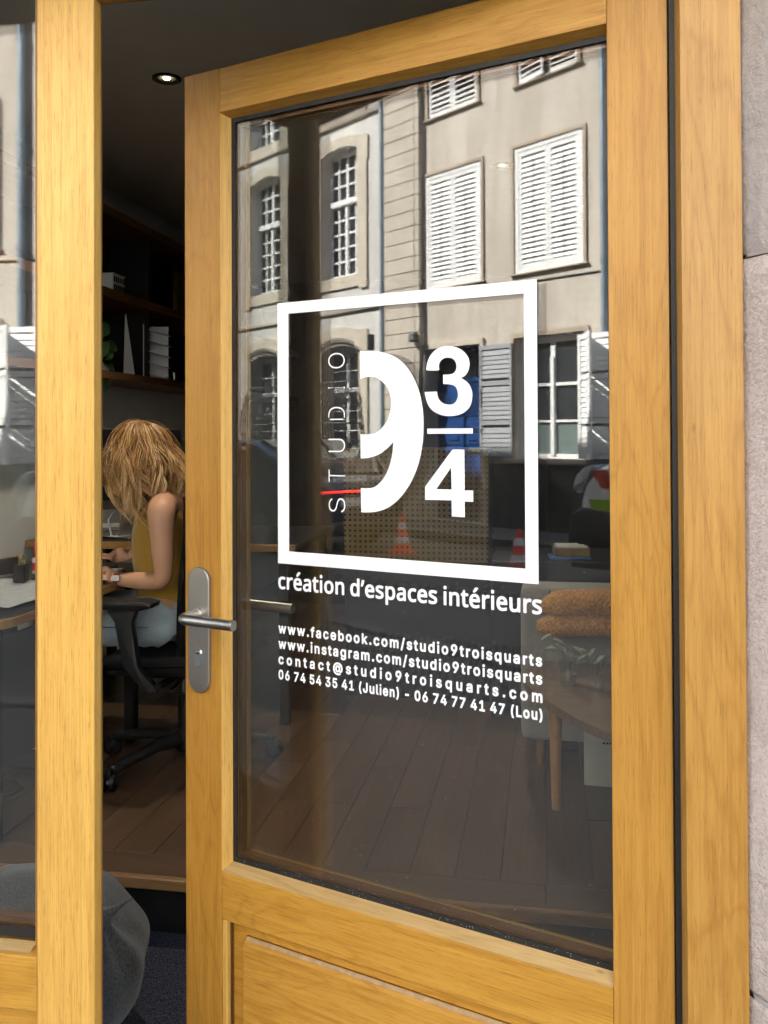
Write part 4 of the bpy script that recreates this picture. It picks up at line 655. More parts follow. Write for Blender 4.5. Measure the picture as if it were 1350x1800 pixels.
    for sx in (-1,1):
        for zz in (2.16,1.86,1.4):
            for q in (0,1):
                cx_,cz_=c+sx*(.43),zz-q*.13
                gr.tube([(cx_+sx*(.085*(1-k/16))*math.cos(k*.75+q*3),HY+bow(cz_)+.012,cz_+(.085*(1-k/16))*math.sin(k*.75+q*3)) for k in range(14)],.010,5)
                gr.tube([(c+sx*.54,HY+.03+(bow(cz_)-.03)*.5+.07*(1-k/16)*math.cos(k*.75+q*3),cz_+(.07*(1-k/16))*math.sin(k*.75+q*3)) for k in range(14)],.010,5)
    own_part(gr.build('window_grille',M['iron'],pale),pale,HP)
# quoin blocks with recessed joints
zj=[-.02]+[.062+.2533*k for k in range(0,49)]
for a,b_ in zip(zj,zj[1:]):
    pb('stone_block',-10.935+random.uniform(-.002,.002),-10.165,HY-.05,HY+.12+random.uniform(-.002,.002),a+.006,b_-.006,M['ashlar'],.006)
pb('quoin_core',-10.93,-10.10,HY-.44,HY+.098,-.1,12.4,M['mortar'])
for a,b_ in zip(zj,zj[1:]): pb('stone_block',-10.164,-10.06,HY-.02,HY+.112,a+.006,b_-.006,M['ashlar'],.004)
pipe('drainpipe',-11.03,.1,12.3,.055,HY+.075,pale,HP,M['zinc'])
pb('roof',-23,-10.1,HY-5,HY+.40,12.52,12.8,M['zinc'])
pb('wall_lantern',-11.30,-11.20,HY+.10,HY+.22,2.88,3.16,M['iron'],.02)
# ================================================================== vehicles and cones in the street
M['vanpaint']=plain('white_van_paint',(.80,.81,.84),.22,var=.03,coat=.6); M['carpaint']=plain('dark_blue_car_paint',(.012,.025,.07),.18,var=.05,coat=.8,spec=.7)
M['tyre']=plain('tyre_rubber',(.015,.015,.016),.8); M['carglass']=plain('tinted_car_glass',(.02,.023,.026),.04,0,.9,var=.02)
M['lime']=plain('lime_reflective_band',(.32,.55,.02),.4,var=.05); M['redref']=plain('red_reflective_band',(.55,.05,.025),.4,var=.05)
M['lens']=plain('lamp_lens',(.55,.62,.72),.12,.85,.9,var=.3,scale=22); M['trimblack']=plain('black_bumper_plastic',(.02,.02,.021),.5)
def redlamp():
    t=NT('red_tail_light'); return t.pbr((.6,.01,.01),.2,0,None,.6,0,.1,Emission_Color=(1,.02,.02,1),Emission_Strength=1.3)
M['redlamp']=redlamp()
def wheel(par,x,y,r,w):
    o=MB().tube([(x,y-w/2,r),(x,y-w/2+.02,r),(x,y+w/2-.02,r),(x,y+w/2,r)],[r*.9,r,r,r*.9],28).build('wheel',M['tyre'],par,smooth=40)
    b=MB(); b.tube([(x,y-w/2-.004,r),(x,y+w/2+.004,r)],r*.62,20)
    for k in range(5):
        a=2*math.pi*k/5; b.tube([(x,y,r),(x+.55*r*math.cos(a),y+(w/2+.008),r+.55*r*math.sin(a))],.03,6)
    b.build('rim',M['steel'],o)
def vehicle(name,loc_,rz,prof,wid,paint,label,cat,tuck,belt):
    """side profile (x from the nose, z) extruded, upper part drawn in towards the roof"""
    e=empty(name,loc_,rz,label,cat)
    b=MB(); zt=max(p[1] for p in prof)
    ys=[-1,-.93,-.6,0,.6,.93,1]
    L0=max(p[0] for p in prof)
    rings=[]
    for s in ys:
        r=[]
        sh=.0 if abs(s)<.99 else .05
        for x,z in prof:
            k=max(0,(z-belt)/(zt-belt)); yy=s*wid/2*(1-tuck*k)
            xm=L0/2; xx=xm+(x-xm)*(1-.035*(abs(s)**3)); 
            if abs(s)>.99: zz=z+(.03 if z<.35 else -.03); xx=xm+(xx-xm)*.99
            else: zz=z
            r.append(b.bm.verts.new((xx,yy,zz)))
        rings.append(r)
    n=len(prof)
    for p,q in zip(rings,rings[1:]):
        for i in range(n): b.bm.faces.new((p[i],q[i],q[(i+1)%n],p[(i+1)%n]))
    b.bm.faces.new(rings[0]); b.bm.faces.new(rings[-1][::-1])
    b.build('body',paint,e,smooth=28)
    return e
# van: nose towards -X, its flank to our pavement
vp=[(.02,.30),(.0,.55),(.0,.88),(.05,1.04),(.20,1.18),(.60,1.32),(.95,1.42),(1.62,1.98),(1.85,2.10),(2.4,2.16),(5.2,2.16),(5.4,2.05),(5.45,.55),(5.4,.30)]
van=vehicle('parked_van',(-4.80,-7.05,-.12),0,vp,1.86,M['vanpaint'],'white van with lime and red reflective bands mirrored beside the far kerb','van',.10,1.15)
for wx in (.95,4.45):
    for wy in (-.84,.84): wheel(van,wx,wy,.34,.22)
b=MB(); b.prism([(-.03,.18),(-.06,.45),(-.03,.72),(.12,.80),(.46,.78),(.52,.30),(.62,.20)],-.95,.95,'y',bev=.05,seg=3); b.build('front_bumper',M['trimblack'],van,smooth=40)
for s in (-1,1):
    b=MB(); b.prism([(.0,.98),(.06,.93),(.16,1.02),(.25,1.22),(.14,1.19),(.05,1.11)],s*.60,s*.945,'y',bev=.02,seg=2); b.build('headlight',M['lens'],van,smooth=40)
    b=MB(); b.prism([(1.02,1.42),(1.62,1.94),(2.35,1.98),(2.35,1.38)],s*.86,s*.935,'y',bev=.01); b.build('side_window',M['carglass'],van)
    b=MB(); b.prism([(.20,.88),(.24,.75),(5.4,.75),(5.4,.88)],s*.925,s*.939,'y'); b.build('lime_band',M['lime'],van)
    b=MB()
    for k in range(7): x=.22+k*.70; b.prism([(x,1.16),(x+.18,1.17),(x+.32,1.00),(x+.14,.99)],s*.925,s*.9385,'y')
    b.build('red_chevron',M['redref'],van)
    MB().prism([(.95+.43*math.cos(a),.34+.43*math.sin(a)) for a in np.linspace(-.3,math.pi+.3,15)],s*.78,s*.940,'y').build('wheel_arch',M['trimblack'],van)
    MB().ball((1.15,s*1.05,1.38),(.06,.10,.13)).build('wing_mirror',M['trimblack'],van,smooth=True)
MB().prism([(.97,1.45),(1.60,2.0),(1.66,1.98),(1.03,1.42)],-.78,.78,'y').build('windscreen',M['carglass'],van)
# dark blue hatchback with a lit tail bar, rear towards us (+X)
cp=[(.05,.30),(.0,.50),(.05,.70),(.35,.82),(1.05,.93),(1.75,1.38),(2.3,1.47),(3.1,1.44),(3.75,1.22),(4.05,1.02),(4.18,.93),(4.22,.60),(4.15,.30)]
car=vehicle('parked_car',(-12.37,-6.0,-.12),0,cp,1.80,M['carpaint'],'dark blue hatchback with a lit red tail light bar, mirrored in the door glass','car',.16,.92)
for wx in (.80,3.40):
    for wy in (-.80,.80): wheel(car,wx,wy,.33,.21)
b=MB(); b.prism([(3.00,1.455),(3.12,1.465),(3.82,1.225),(4.06,1.035),(3.98,1.02)],-.66,.66,'y'); b.build('rear_window',M['carglass'],car)
MB().box(4.16,4.235,-.80,.80,.79,.82,.01).build('tail_light',M['redlamp'],car); MB().box(3.86,3.90,-.62,.62,1.15,1.165,.004).build('brake_light',M['redlamp'],car)
for s in (-1,1):
    MB().prism([(1.28,.97),(1.80,1.33),(2.9,1.37),(3.45,1.18),(3.55,1.0)],s*.70,s*.895-s*.03,'y').build('side_window',M['carglass'],car)
MB().box(4.12,4.26,-.84,.84,.25,.42,.03).build('rear_bumper',M['trimblack'],car)
MB().box(4.236,4.243,-.26,.26,.62,.73).build('number_plate',M['white'],car)
# traffic cones
M['coneorange']=plain('orange_red_plastic',(.85,.05,.03),.4,var=.06); M['coneband']=plain('white_reflective_sleeve',(.75,.72,.74),.4,var=.05)
def cone(loc_,h,label):
    e=empty('traffic_cone',loc_,.4,label,'traffic cone',None)
    k=h/.5
    f=lambda z:(.125-(z/.5)*.105)*k
    b=MB().lathe([(f(.03),.03*k),(f(.14),.14*k)],n=24).lathe([(f(.22),.22*k),(f(.32),.32*k)],n=24).lathe([(f(.40),.40*k),(f(.485),.485*k),(.012*k,.5*k)],n=24); b.build('cone_body',M['coneorange'],e,smooth=40)
    MB().lathe([(f(.14)+.0015,.14*k),(f(.22)+.0015,.22*k)],n=24).build('white_sleeve',M['coneband'],e,smooth=40)
    MB().lathe([(f(.32)+.0015,.32*k),(f(.40)+.0015,.40*k)],n=24).build('white_sleeve',M['coneband'],e,smooth=40)
    MB().box(-.16*k,.16*k,-.16*k,.16*k,0,.028*k,.012).build('cone_base',M['coneorange'],e)
    for j in range(16):
        if j%2: continue
        a=j*math.pi*2/16; rr=f(.18)+.003
        MB().box(-.010,.010,-.002,.002,.155*k,.205*k,mat=Matrix.Rotation(a,4,'Z')@Matrix.Translation((0,-rr,0))@Matrix.Rotation(R(-12),4,'X')).build('printed_mark',M['coneorange'],e)
cone((-7.82,-6.50,-.12),.50,'red and white traffic cone mirrored at the middle of the logo square')
cone((-5.63,-6.25,-.12),.50,'red and white traffic cone mirrored beside the right bar of the logo')
# ================================================================== the room
M['ceil']=plain('grey_ceiling_paint',(.60,.58,.50),.9,var=.03); M['wallp']=plain('pale_wall_paint',(.72,.72,.67),.9,var=.03); M['wallback']=plain('charcoal_wall_paint',(.10,.10,.095),.85)
M['shelfwood']=oak('shelf_oak','y',(.24,.12,.045),seed=1); M['shelfback']=plain('black_shelf_back',(.012,.012,.013),.7)
M['deskwood']=oak('desk_oak_edge','y',(.42,.24,.09),seed=6); M['desktop']=plain('black_desk_top',(.016,.017,.02),.35)
def floor_mat(name,seed):
    t=NT(name); oi=t.n('ShaderNodeObjectInfo'); ad=t.n('ShaderNodeVectorMath',operation='ADD'); c=t.n('ShaderNodeTexCoord'); sc_=t.n('ShaderNodeVectorMath',operation='SCALE'); sc_.inputs['Scale'].default_value=7.
    cb=t.n('ShaderNodeCombineXYZ'); t.l(oi.outputs['Random'],cb.inputs[0]); t.l(oi.outputs['Random'],cb.inputs[2]); t.l(cb.outputs[0],sc_.inputs[0]); t.l(c.outputs['Object'],ad.inputs[0]); t.l(sc_.outputs[0],ad.inputs[1])
    def mp(s): m=t.n('ShaderNodeMapping'); m.inputs['Scale'].default_value=s; t.l(ad.outputs[0],m.inputs['Vector']); return m.outputs[0]
    a=t.noise(mp((9,1.2,9)),1,4,.6,.5); b=t.noise(mp((120,4,120)),1,4,.6)
    x=t.ramp(a,[(.3,(.07,.042,.024)),(.7,(.115,.070,.042))]); x=t.mix(.6,x,t.ramp(b,[(.3,(.6,.55,.5)),(.65,(1.1,1.1,1.1))]),'MULTIPLY')
    x=t.mix(1.,x,t.ramp(oi.outputs['Random'],[(0,(.82,.82,.82)),(1,(1.04,1.03,1.02))]),'MULTIPLY')
    return t.pbr(x,.38,0,t.bump(b,.3,.0006),.5)
M['floorb']=floor_mat('smoked_oak_boards',1)
t=NT('navy_carpet'); v=t.coord(); a=t.noise(v,260,3,.7); b=t.noise(v,70,3,.6); x=t.ramp(a,[(.40,(.010,.013,.026)),(.60,(.14,.15,.21))]); x=t.mix(.6,x,t.ramp(b,[(.35,(.5,.5,.5)),(.65,(1.2,1.2,1.2))]),'MULTIPLY')
M['carpet']=t.pbr(x,.95,0,t.bump(a,1.,.006),.1)
def fabric(name,col,sc_=420,k=.5,var=.25):
    t=NT(name); v=t.coord(); a=t.noise(v,sc_,3,.7); b=t.noise(v,sc_*.2,4,.6)
    x=t.ramp(a,[(.35,tuple(q*(1-var) for q in col)),(.65,tuple(min(1,q*(1+var)) for q in col))]); x=t.mix(.4,x,t.ramp(b,[(.35,(.75,)*3),(.65,(1.15,)*3)]),'MULTIPLY')
    return t.pbr(x,.92,0,t.bump(a,k,.002),.15,Sheen_Weight=.3)
M['bean']=fabric('charcoal_felt',(.050,.052,.050),190,1.,.6); M['sofa']=fabric('grey_linen',(.27,.265,.24),500,.5); M['top']=fabric('mustard_jersey',(.36,.21,.035),700,.2,.12)
M['denim']=fabric('pale_denim',(.34,.41,.46),600,.5,.3); M['knit']=fabric('mustard_knit',(.55,.29,.10),90,1.,.3); M['mesh']=fabric('black_chair_fabric',(.009,.009,.010),600,.4,.2)
M['skin']=plain('skin',(.52,.28,.17),.5,var=.07,scale=14); M['skin'].node_tree.nodes['Principled BSDF'].inputs['Subsurface Weight'].default_value=.12
M['skin'].node_tree.nodes['Principled BSDF'].inputs['Subsurface Radius'].default_value=(.012,.005,.003)
M['leaf']=plain('glossy_dark_leaf',(.03,.075,.02),.3,var=.35,scale=25); M['leaf2']=plain('striped_leaf',(.17,.21,.15),.4,var=.5,scale=60)
PZ=.16; RX0,RX1,RY1,RZ=-2.30,2.7,6.4,2.74
structure(MB().box(RX0-.1,RX0,.08,RY1,-.1,2.9).build('wall_left',M['wallp'])); structure(MB().box(RX1,RX1+.1,.16,RY1,-.1,2.9).build('wall_right',M['wallback']))
structure(MB().box(RX0-.1,RX1+.1,RY1,RY1+.1,-.1,2.9).build('wall_back',M['wallback']))
lx,ly=[at(293,137,Zh=RZ)[i] for i in (0,1)]
sp2=at(883,290,Zh=RZ)
spots=[(lx,ly),(sp2.x,sp2.y)]
structure(MB().box(RX0-.1,RX1+.1,.12,RY1+.1,RZ,2.9).build('ceiling',M['ceil']))
structure(MB().box(RX0,RX1,.075,1.3,-.28,0.).build('carpet_floor',M['carpet']))
STEP=1.075
plat=structure(MB().box(RX0,RX1,STEP+.03,RY1,-.05,PZ-.022).build('floor_platform',M['black']))
rb=random.Random(4); bw=.128; 
board_cache={}
x=RX0
while x<RX1-.01:
    y=STEP+.145; 
    first=True
    while y<5.2:
        Lb=rb.choice([.6,.9,1.2,1.5]) if not first else rb.choice([.45,.8,1.1]); first=False
        Lb=min(Lb,5.2-y+.01)
        key=round(Lb,2)
        if key not in board_cache:
            me=MB().box(.0006,bw-.0006,.0006,key-.0006,-.020,0,.0012).mesh('floor_board'); me.materials.append(M['floorb']); board_cache[key]=me
        o=link('floor_board',board_cache[key],None,plat); o.location=(x,y,PZ+rb.uniform(-.0003,.0003)); y+=Lb
    x+=bw
x=RX0
while x<RX1-.01:      # edge boards along the step and the nosing
    Lb=rb.choice([.7,1.0,1.3]); Lb=min(Lb,RX1-x)
    o=MB().box(0,.124,.0006,Lb-.0006,-.020,0,.0012).build('edge_board',M['floorb'],plat); o.rotation_euler=(0,0,R(-90)); o.location=(x,STEP+.1445,PZ); x+=Lb
o=MB().box(0,.021,0,RX1-RX0,-.032,.0008,.003).build('stair_nosing',M['floornose'] if 'floornose' in M else oak('nosing_oak','y',(.26,.15,.07),seed=9),plat); o.rotation_euler=(0,0,R(-90)); o.location=(RX0,STEP+.0203,PZ)
MB().box(RX0,RX1,STEP+.025,STEP+.029,0,PZ-.033).build('riser',M['black'],plat)
# ceiling spots
for i,(x,y) in enumerate(spots):
    first=i==0
    e=empty('ceiling_spot',(x,y,RZ),0,'lit round recessed spotlight in the grey ceiling, just above the lock side of the door' if first else 'faint warm ceiling spotlight seen through the upper door glass between the mirrored shutters','ceiling light','recessed ceiling spotlights')
    b=MB(); b.lathe([(.054,-.001),(.054,-.006),(.046,-.010),(.038,-.004)],n=28,cap=False); b.build('trim_ring',M['black'],e,smooth=35)
    b=MB(); b.lathe([(.038,-.004),(.034,-.0012)],n=28,cap=False); b.build('reflector',M['black'],e)
    t=M.get('lampm')
    if t is None:
        q=NT('lit_lamp'); em=q.n('ShaderNodeEmission'); em.inputs[0].default_value=(1,.80,.50,1); em.inputs[1].default_value=3.; q.l(em.outputs[0],q.out.inputs[0]); M['lampm']=q.m
    MB().lathe([(.013,-.0030),(.011,-.0045)],n=24).build('lamp',M['lampm'],e)
    ld=bpy.data.lights.new('spot_bulb','SPOT'); ld.energy=11.; ld.color=(1,.86,.68); ld.spot_size=R(110); ld.spot_blend=.8; ld.shadow_soft_size=.03
    lo=bpy.data.objects.new('spot_bulb',ld); COL.objects.link(lo); lo.parent=e; lo.location=(0,0,-.012)
# ------------------------------------------------------------------ shelving on the left wall
sh=empty('wall_shelving',(RX0,2,0),0,'black backed wall shelving with oak boards above the desk','shelving')
def shb(name,x0,x1,y0,y1,z0,z1,m,bev=.001): 
    o=MB().box(x0,x1,y0,y1,z0,z1,bev).build(name,m,sh); o.location=(-RX0,-2,0); return o
SX=-2.0; ZS=[(1.672,1.708),(2.055,2.098),(2.440,2.482)]
for z0,z1 in ZS: shb('shelf_board',RX0,SX,1.1,6.0,z0,z1,M['shelfwood'])
shb('back_panel',RX0,RX0+.01,1.1,6.0,1.709,2.054,M['shelfback'],0); shb('back_panel',RX0,RX0+.01,1.1,6.0,2.099,2.439,M['shelfback'],0)
for y in (1.1,3.2,4.6,5.98): shb('divider',RX0+.011,SX-.06,y,y+.018,1.709,2.054,M['shelfback'],0); shb('divider',RX0+.011,SX-.06,y,y+.018,2.099,2.439,M['shelfback'],0)
def mid(a,b,X): p=at(a,b,X=X); return p
# yellow panel on the middle board
p=at(322,556,X=-2.17); q=MB().box(-2.20,-2.17,p.y-.09,p.y+.12,2.1,2.40,.002).build('yellow_folder',plain('ochre_board',(.20,.14,.02),.6)); tag(q,'ochre yellow panel standing on the middle wall shelf','folder')
# white model house on the same board
p=at(190,512,X=-2.1); e=empty('paper_model',(-2.1,p.y,2.0995),0,'small white windowed architectural model on the middle shelf','paper model')
b=MB(); b.box(-.06,.06,-.07,.05,0,.085,.002); b.build('model_body',M['white'],e)
for i in range(5):
    for j in range(2): MB().box(.0602,.062,-.06+i*.022,-.048+i*.022,.012+j*.038,.038+j*.038).build('model_window',M['black'],e)
MB().box(.0602,.066,-.07,.05,.040,.046).build('model_cornice',M['white'],e); MB().box(-.064,.066,-.074,.054,.0852,.091).build('model_roof',M['white'],e)
# folded white paper fins
p=at(224,662,X=-2.08); e=empty('folded_paper_sculpture',(-2.08,p.y,1.7085),0,'tall folded sheet of pleated white paper between the plant and the finned white lamp','paper sculpture')
b=MB(); 
for k in range(5): b.quad((.02*(k%2),-.045+k*.018,0),(.02*((k+1)%2),-.027+k*.018,0),(.01,-.045+.002*k,.315))
tag(b.build('pleated_sheet',M['white'],e))
p=at(275,672,X=-2.05); e=empty('finned_lamp',(-2.05,p.y,1.7085),R(12),'white box lamp with stacked horizontal fins on the lowest shelf','lamp')
b=MB(); b.box(-.055,-.050,-.075,.075,0,.29,.001).box(-.05,.05,.070,.075,0,.29,.001); b.build('lamp_back',M['white'],e)
for k in range(5):
    me=MB().box(-.049,.065,-.070,.069,0,.004).mesh('fin'); me.materials.append(M['white']); o=link('fin',me,None,e); o.location=(0,0,.02+k*.058); o.rotation_euler=(0,R(16),0)
p=at(306,676,X=-2.04); e=MB().lathe([(.028,0),(.032,.004),(.030,.05),(.0285,.05),(.0275,.006)],n=18,cap=False).build('small_glass',M['tumbler'],None,smooth=40); e.location=(-2.04,p.y,1.7085); tag(e,'tiny clear glass at the end of the lowest shelf','glass')
# trailing plant
def leaf(b,c,d,up,L,W,fold=.15,droop=.25):
    d=Vector(d).normalized(); up=Vector(up); s=d.cross(up).normalized(); up=s.cross(d)
    rows=[]
    for k in range(8):
        t=k/7; wd=W*math.sin(math.pi*min(1,t*.94+.03))**.75*(1-.25*t); c0=Vector(c)+d*(L*t)-up*(droop*L*t*t)
        rows.append([b.bm.verts.new(c0-s*wd+up*fold*wd),b.bm.verts.new(c0),b.bm.verts.new(c0+s*wd+up*fold*wd)])
    for a,q in zip(rows,rows[1:]):
        for k in range(2): b.bm.faces.new((a[k],a[k+1],q[k+1],q[k]))
p=at(172,655,X=-2.12)
pl=empty('potted_plant',(-2.12,p.y,1.7085),0,'trailing plant with broad dark green leaves on the lowest shelf','plant')
MB().lathe([(.05,0),(.07,.11),(.066,.11),(.05,.01)],n=20).build('pot',M['white'],pl,smooth=40)
rp=random.Random(3)
for (px,py,dx,dz) in ((204,610,.9,.1),(200,640,.8,-.25),(188,585,.6,.5),(192,660,.3,-.8),(178,625,.2,.3),(182,600,-.2,.8),(196,626,.7,.5)):
    q=at(px,py,X=-2.0); c=Vector((q.x-.0,q.y-.03,q.z))-Vector(pl.location)
    b=MB(); leaf(b,c-Vector((0.02,dx*.05,dz*.03)),(.25,dx,dz),(1,-.25,.45),.105,.038,.2,.2); b.build('leaf',M['leaf'],pl,smooth=True,fix=False)
    MB().tube([(0,0,.1),tuple(c*.5+Vector((0,0,.08))),tuple(c-Vector((0.02,dx*.05,dz*.03)))],.0022,5).build('stem',M['leaf'],pl)
M['mesh'].node_tree.nodes['Principled BSDF'].inputs['Sheen Weight'].default_value=0
# ------------------------------------------------------------------ desks
DZ=.865; 
dk_=empty('work_desk',(-1.95,1.9,PZ),0,'long black desk with rounded oak edge along the left wall','desk')
def deskpoly(ins,r=.14):
    x1=-1.55-ins; y0=1.02+ins; y1=2.28-ins; x0=RX0+.002+0*ins; rr=r-ins; pts=[(x0,y0)]
    for k in range(9): a=R(-90)+R(90)*k/8; pts.append((x1-rr+rr*math.cos(a),y0+rr+rr*math.sin(a)))
    pts+=[(x1,y1),(x0,y1)]; return [(a+1.95,b_-1.9) for a,b_ in pts]
MB().prism(deskpoly(0),DZ-.030-PZ,DZ-.0015-PZ,'z',bev=.002).build('oak_edge',M['deskwood'],dk_); MB().prism(deskpoly(.003),DZ-.0014-PZ,DZ+.001-PZ,'z').build('desk_surface',M['desktop'],dk_)
for x,y in ((-1.66,1.2),(-2.2,1.2),(-1.66,2.15),(-2.2,2.15)): MB().box(x+1.95-.022,x+1.95+.022,y-1.9-.022,y-1.9+.022,0,DZ-.031-PZ,.003).build('leg',M['black'],dk_)
MB().box(-1.70+1.95,-1.68+1.95,1.28-1.9,1.62-1.9,.20,DZ-.10-PZ).build('modesty_panel',M['darkgrey'],dk_)
q=at(210,952,Y=2.42); D2=q.z
d2=empty('corner_desk',(-1.8,2.8,PZ),0,'second black desk with oak front edge behind the woman, papers and a monitor on it','desk')
MB().box(-.49,.75,-.38,.40,D2-.010-PZ,D2+.0-PZ,.001).build('desk_surface',M['desktop'],d2); MB().box(-.49,.76,-.395,-.3805,D2-.032-PZ,D2+.0-PZ,.002).build('oak_edge',oak('desk_oak_front','x',(.30,.17,.05),seed=8),d2)
MB().box(-.49,.75,-.380,.40,D2-.031-PZ,D2-.011-PZ).build('core',M['black'],d2)
for x,y in ((-.45,-.34),(.70,-.34),(-.45,.36),(.70,.36)): MB().box(x-.02,x+.02,y-.02,y+.02,0,D2-.032-PZ).build('leg',M['black'],d2)
for k,(px,py,rz) in enumerate(((200,935,.2),(215,938,-.3),(190,930,.5))):
    q=at(px,py,Zh=D2+.004); o=MB().box(-.105,.105,-.15,.15,0,.0015+.004*(k==2)).build('paper_sheet',M['paper'] if k else plain('cream_pad',(.42,.40,.24),.8)); o.location=(max(q.x,-2.1),min(q.y,3.0),D2+.001+.007*k); o.rotation_euler=(0,0,rz); tag(o,('cream note pad lying on the corner desk','white sheet lying loose on the corner desk behind the woman\'s hair','topmost printed sheet on the corner desk papers')[k],'paper')
# monitor: thin dark screen seen from the side, on the second desk
q=at(214,935,Zh=D2)
mo=empty('desktop_monitor',(-1.86,2.62,D2+.0015),R(62),'thin aluminium desktop computer screen behind the woman\'s hair','monitor')
MB().box(-.26,.26,-.012,.008,.13,.50,.005).build('screen_housing',M['steel'],mo); MB().box(-.252,.252,-.0135,-.0122,.175,.492).build('screen',M['black'],mo)
MB().prism([(-.09,0),(.09,0),(.05,.2),(-.05,.2)],.010,.016,'y').build('stand',M['steel'],mo); MB().box(-.10,.10,-.08,.10,0,.006,.002).build('stand_foot',M['steel'],mo)
c=at(196,905,Y=2.55); cb=MB().tube([(c.x,2.55,D2+.01),(c.x-.02,2.56,D2+.08),(c.x+.012,2.60,D2+.15),(c.x+.06,2.66,D2+.2)],.005,7).build('white_cable',M['white'],None,smooth=True); tag(cb,'white cable curling down beside the monitor','cable')
# lamp arm shade visible behind hair, shelf bracket omitted; upper storage behind the woman
kb_=MB().box(-.2,.2,-.07,.07,0,.012,.004).build('keyboard',M['black']); kb_.location=(-1.78,1.93,DZ+.0015); kb_.rotation_euler=(0,0,R(88)); tag(kb_,'dark keyboard under the woman\'s hands on the desk','keyboard')
q=at(208,998,Zh=DZ+.003); o=MB().box(-.105,.105,-.14,.14,0,.002).build('paper_sheet',M['white']); o.location=(-1.70,1.86,DZ+.0142); o.rotation_euler=(R(0),0,.25); tag(o,'white sheet lying between the woman\'s forearms','paper')
# things on the near end of the desk, seen through the fixed window
clm=fabric('pale_grey_cloth',(.40,.41,.41),200,.5,.15)
b=MB(); b.grid(lambda u,v:Vector((-2.28+.66*u,1.22+.52*v,.006+.006*noise.noise(Vector((u*6,v*5,1)))+.010*max(0,noise.noise(Vector((u*3+v*4,v*2,4)))))),30,24); o=b.build('drawing_cloth',clm,smooth=True,fix=False); o.location=(0,0,DZ+.004); tag(o,'crumpled pale grey cloth covering the near end of the desk','cloth')
q=at(37,1022,Zh=DZ+.02)
e=empty('ink_bottle',(q.x,q.y,DZ+.018),R(10),'small square black bottle with ringed metal cap on the pale cloth','bottle'); MB().box(-.022,.022,-.022,.022,0,.062,.004).build('bottle_body',M['black'],e); MB().lathe([(.009,.062),(.010,.07),(.008,.072),(.010,.078),(.008,.081),(.010,.088),(.006,.098)],n=16).build('cap',M['gold'],e,smooth=40)
q=at(61,1010,Zh=DZ+.02); e=empty('spray_can',(q.x-.01,q.y+.05,DZ+.018),0,'white and red spray can with a red cap beside the square bottle','spray can')
MB().lathe([(.026,0),(.027,.004),(.027,.055),(.020,.062)],n=22).build('can_body',M['white'],e,smooth=40); MB().lathe([(.0272,.012),(.0272,.042)],n=22).build('label_band',M['redref'],e,smooth=40); MB().lathe([(.020,.062),(.022,.066),(.021,.115),(.017,.118)],n=22).build('cap',plain('red_cap',(.6,.02,.02),.35),e,smooth=40)
q=at(14,1012,Zh=DZ+.02); e=empty('tablet_stand',(q.x,q.y,DZ+.018),R(70),'rose gold framed tablet leaning on the pale cloth','tablet')
Mx=Matrix.Rotation(R(-28),4,'X'); MB().box(-.09,.09,-.003,.003,.0,.075,.004,mat=Mx).build('tablet_back',plain('rose_gold',(.5,.33,.27),.35,.6),e); MB().box(-.084,.084,-.0045,-.0032,.006,.069,mat=Mx).build('screen',M['black'],e); MB().box(-.03,.03,.0,.045,0,.004).build('foot',M['steel'],e)
# power lead on the floor near the window
b=MB(); b.tube([(-1.9+.10*math.sin(k*.9),1.15+k*.05,PZ+.006) for k in range(14)],.005,6); o=b.build('power_lead',M['black'],None,smooth=True); tag(o,'black power lead snaking over the boards beneath the desk','cable')
# ------------------------------------------------------------------ office chair
ch=empty('office_chair',(-1.335,1.93,PZ),0,'black office chair with armrests and five castors under the seated woman','office chair')
MB().lathe([(.030,.13),(.030,.27),(.026,.272)],n=20).build('gas_lift_sleeve',M['black'],ch,smooth=40); MB().lathe([(.014,.272),(.014,.36)],n=18).build('gas_lift',M['chrome'],ch,smooth=40)
MB().lathe([(.036,.06),(.045,.075),(.042,.13),(.03,.14)],n=20).build('hub',M['darkgrey'],ch,smooth=40)
A0=math.atan2(1.61-1.93,-1.52+1.335)
for k in range(5):
    a=A0+k*2*math.pi/5; dx,dy=math.cos(a),math.sin(a)
    b=MB(); b.tube([(dx*.03,dy*.03,.105),(dx*.14,dy*.14,.105),(dx*.28,dy*.28,.078),(dx*.325,dy*.325,.070)],[.030,.024,.018,.016],8); b.build('base_arm',M['darkgrey'],ch,smooth=50)
    cs=MB(); Mz=Matrix.Translation((dx*.335,dy*.335,.030))@Matrix.Rotation(a+.7+k,4,'Z')
    for s in (-1,1): cs.tube([tuple(Mz@Vector((0,s*.006,0))),tuple(Mz@Vector((0,s*.010,0))),tuple(Mz@Vector((0,s*.024,0))),tuple(Mz@Vector((0,s*.027,0)))],[.022,.029,.029,.022],18)
    cs.tube([tuple(Mz@Vector((0,0,.0))),tuple(Mz@Vector((0,0,.045)))],.008,8); o=cs.build('castor',M['black'],ch,smooth=40)
    hb_=MB(); hb_.tube([tuple(Mz@Vector((0,-.0285,0))),tuple(Mz@Vector((0,.0285,0)))],.013,14); hb_.build('castor_cap',M['darkgrey'],o,smooth=40)
MB().box(-.12,.12,-.08,.08,.345,.385,.015,seg=2).build('tilt_mechanism',M['black'],ch)
MB().tube([(.03,-.08,.365),(.05,-.20,.355),(.05,-.26,.35)],.007,8).build('height_lever',M['chrome'],ch)
b=MB(); b.prism([(-.25,.385),(.22,.385),(.25,.41),(.25,.45),(.20,.468),(-.18,.462),(-.24,.44),(-.27,.41)],-.25,.25,'y',bev=.03,seg=3); b.build('seat',M['mesh'],ch,smooth=50)
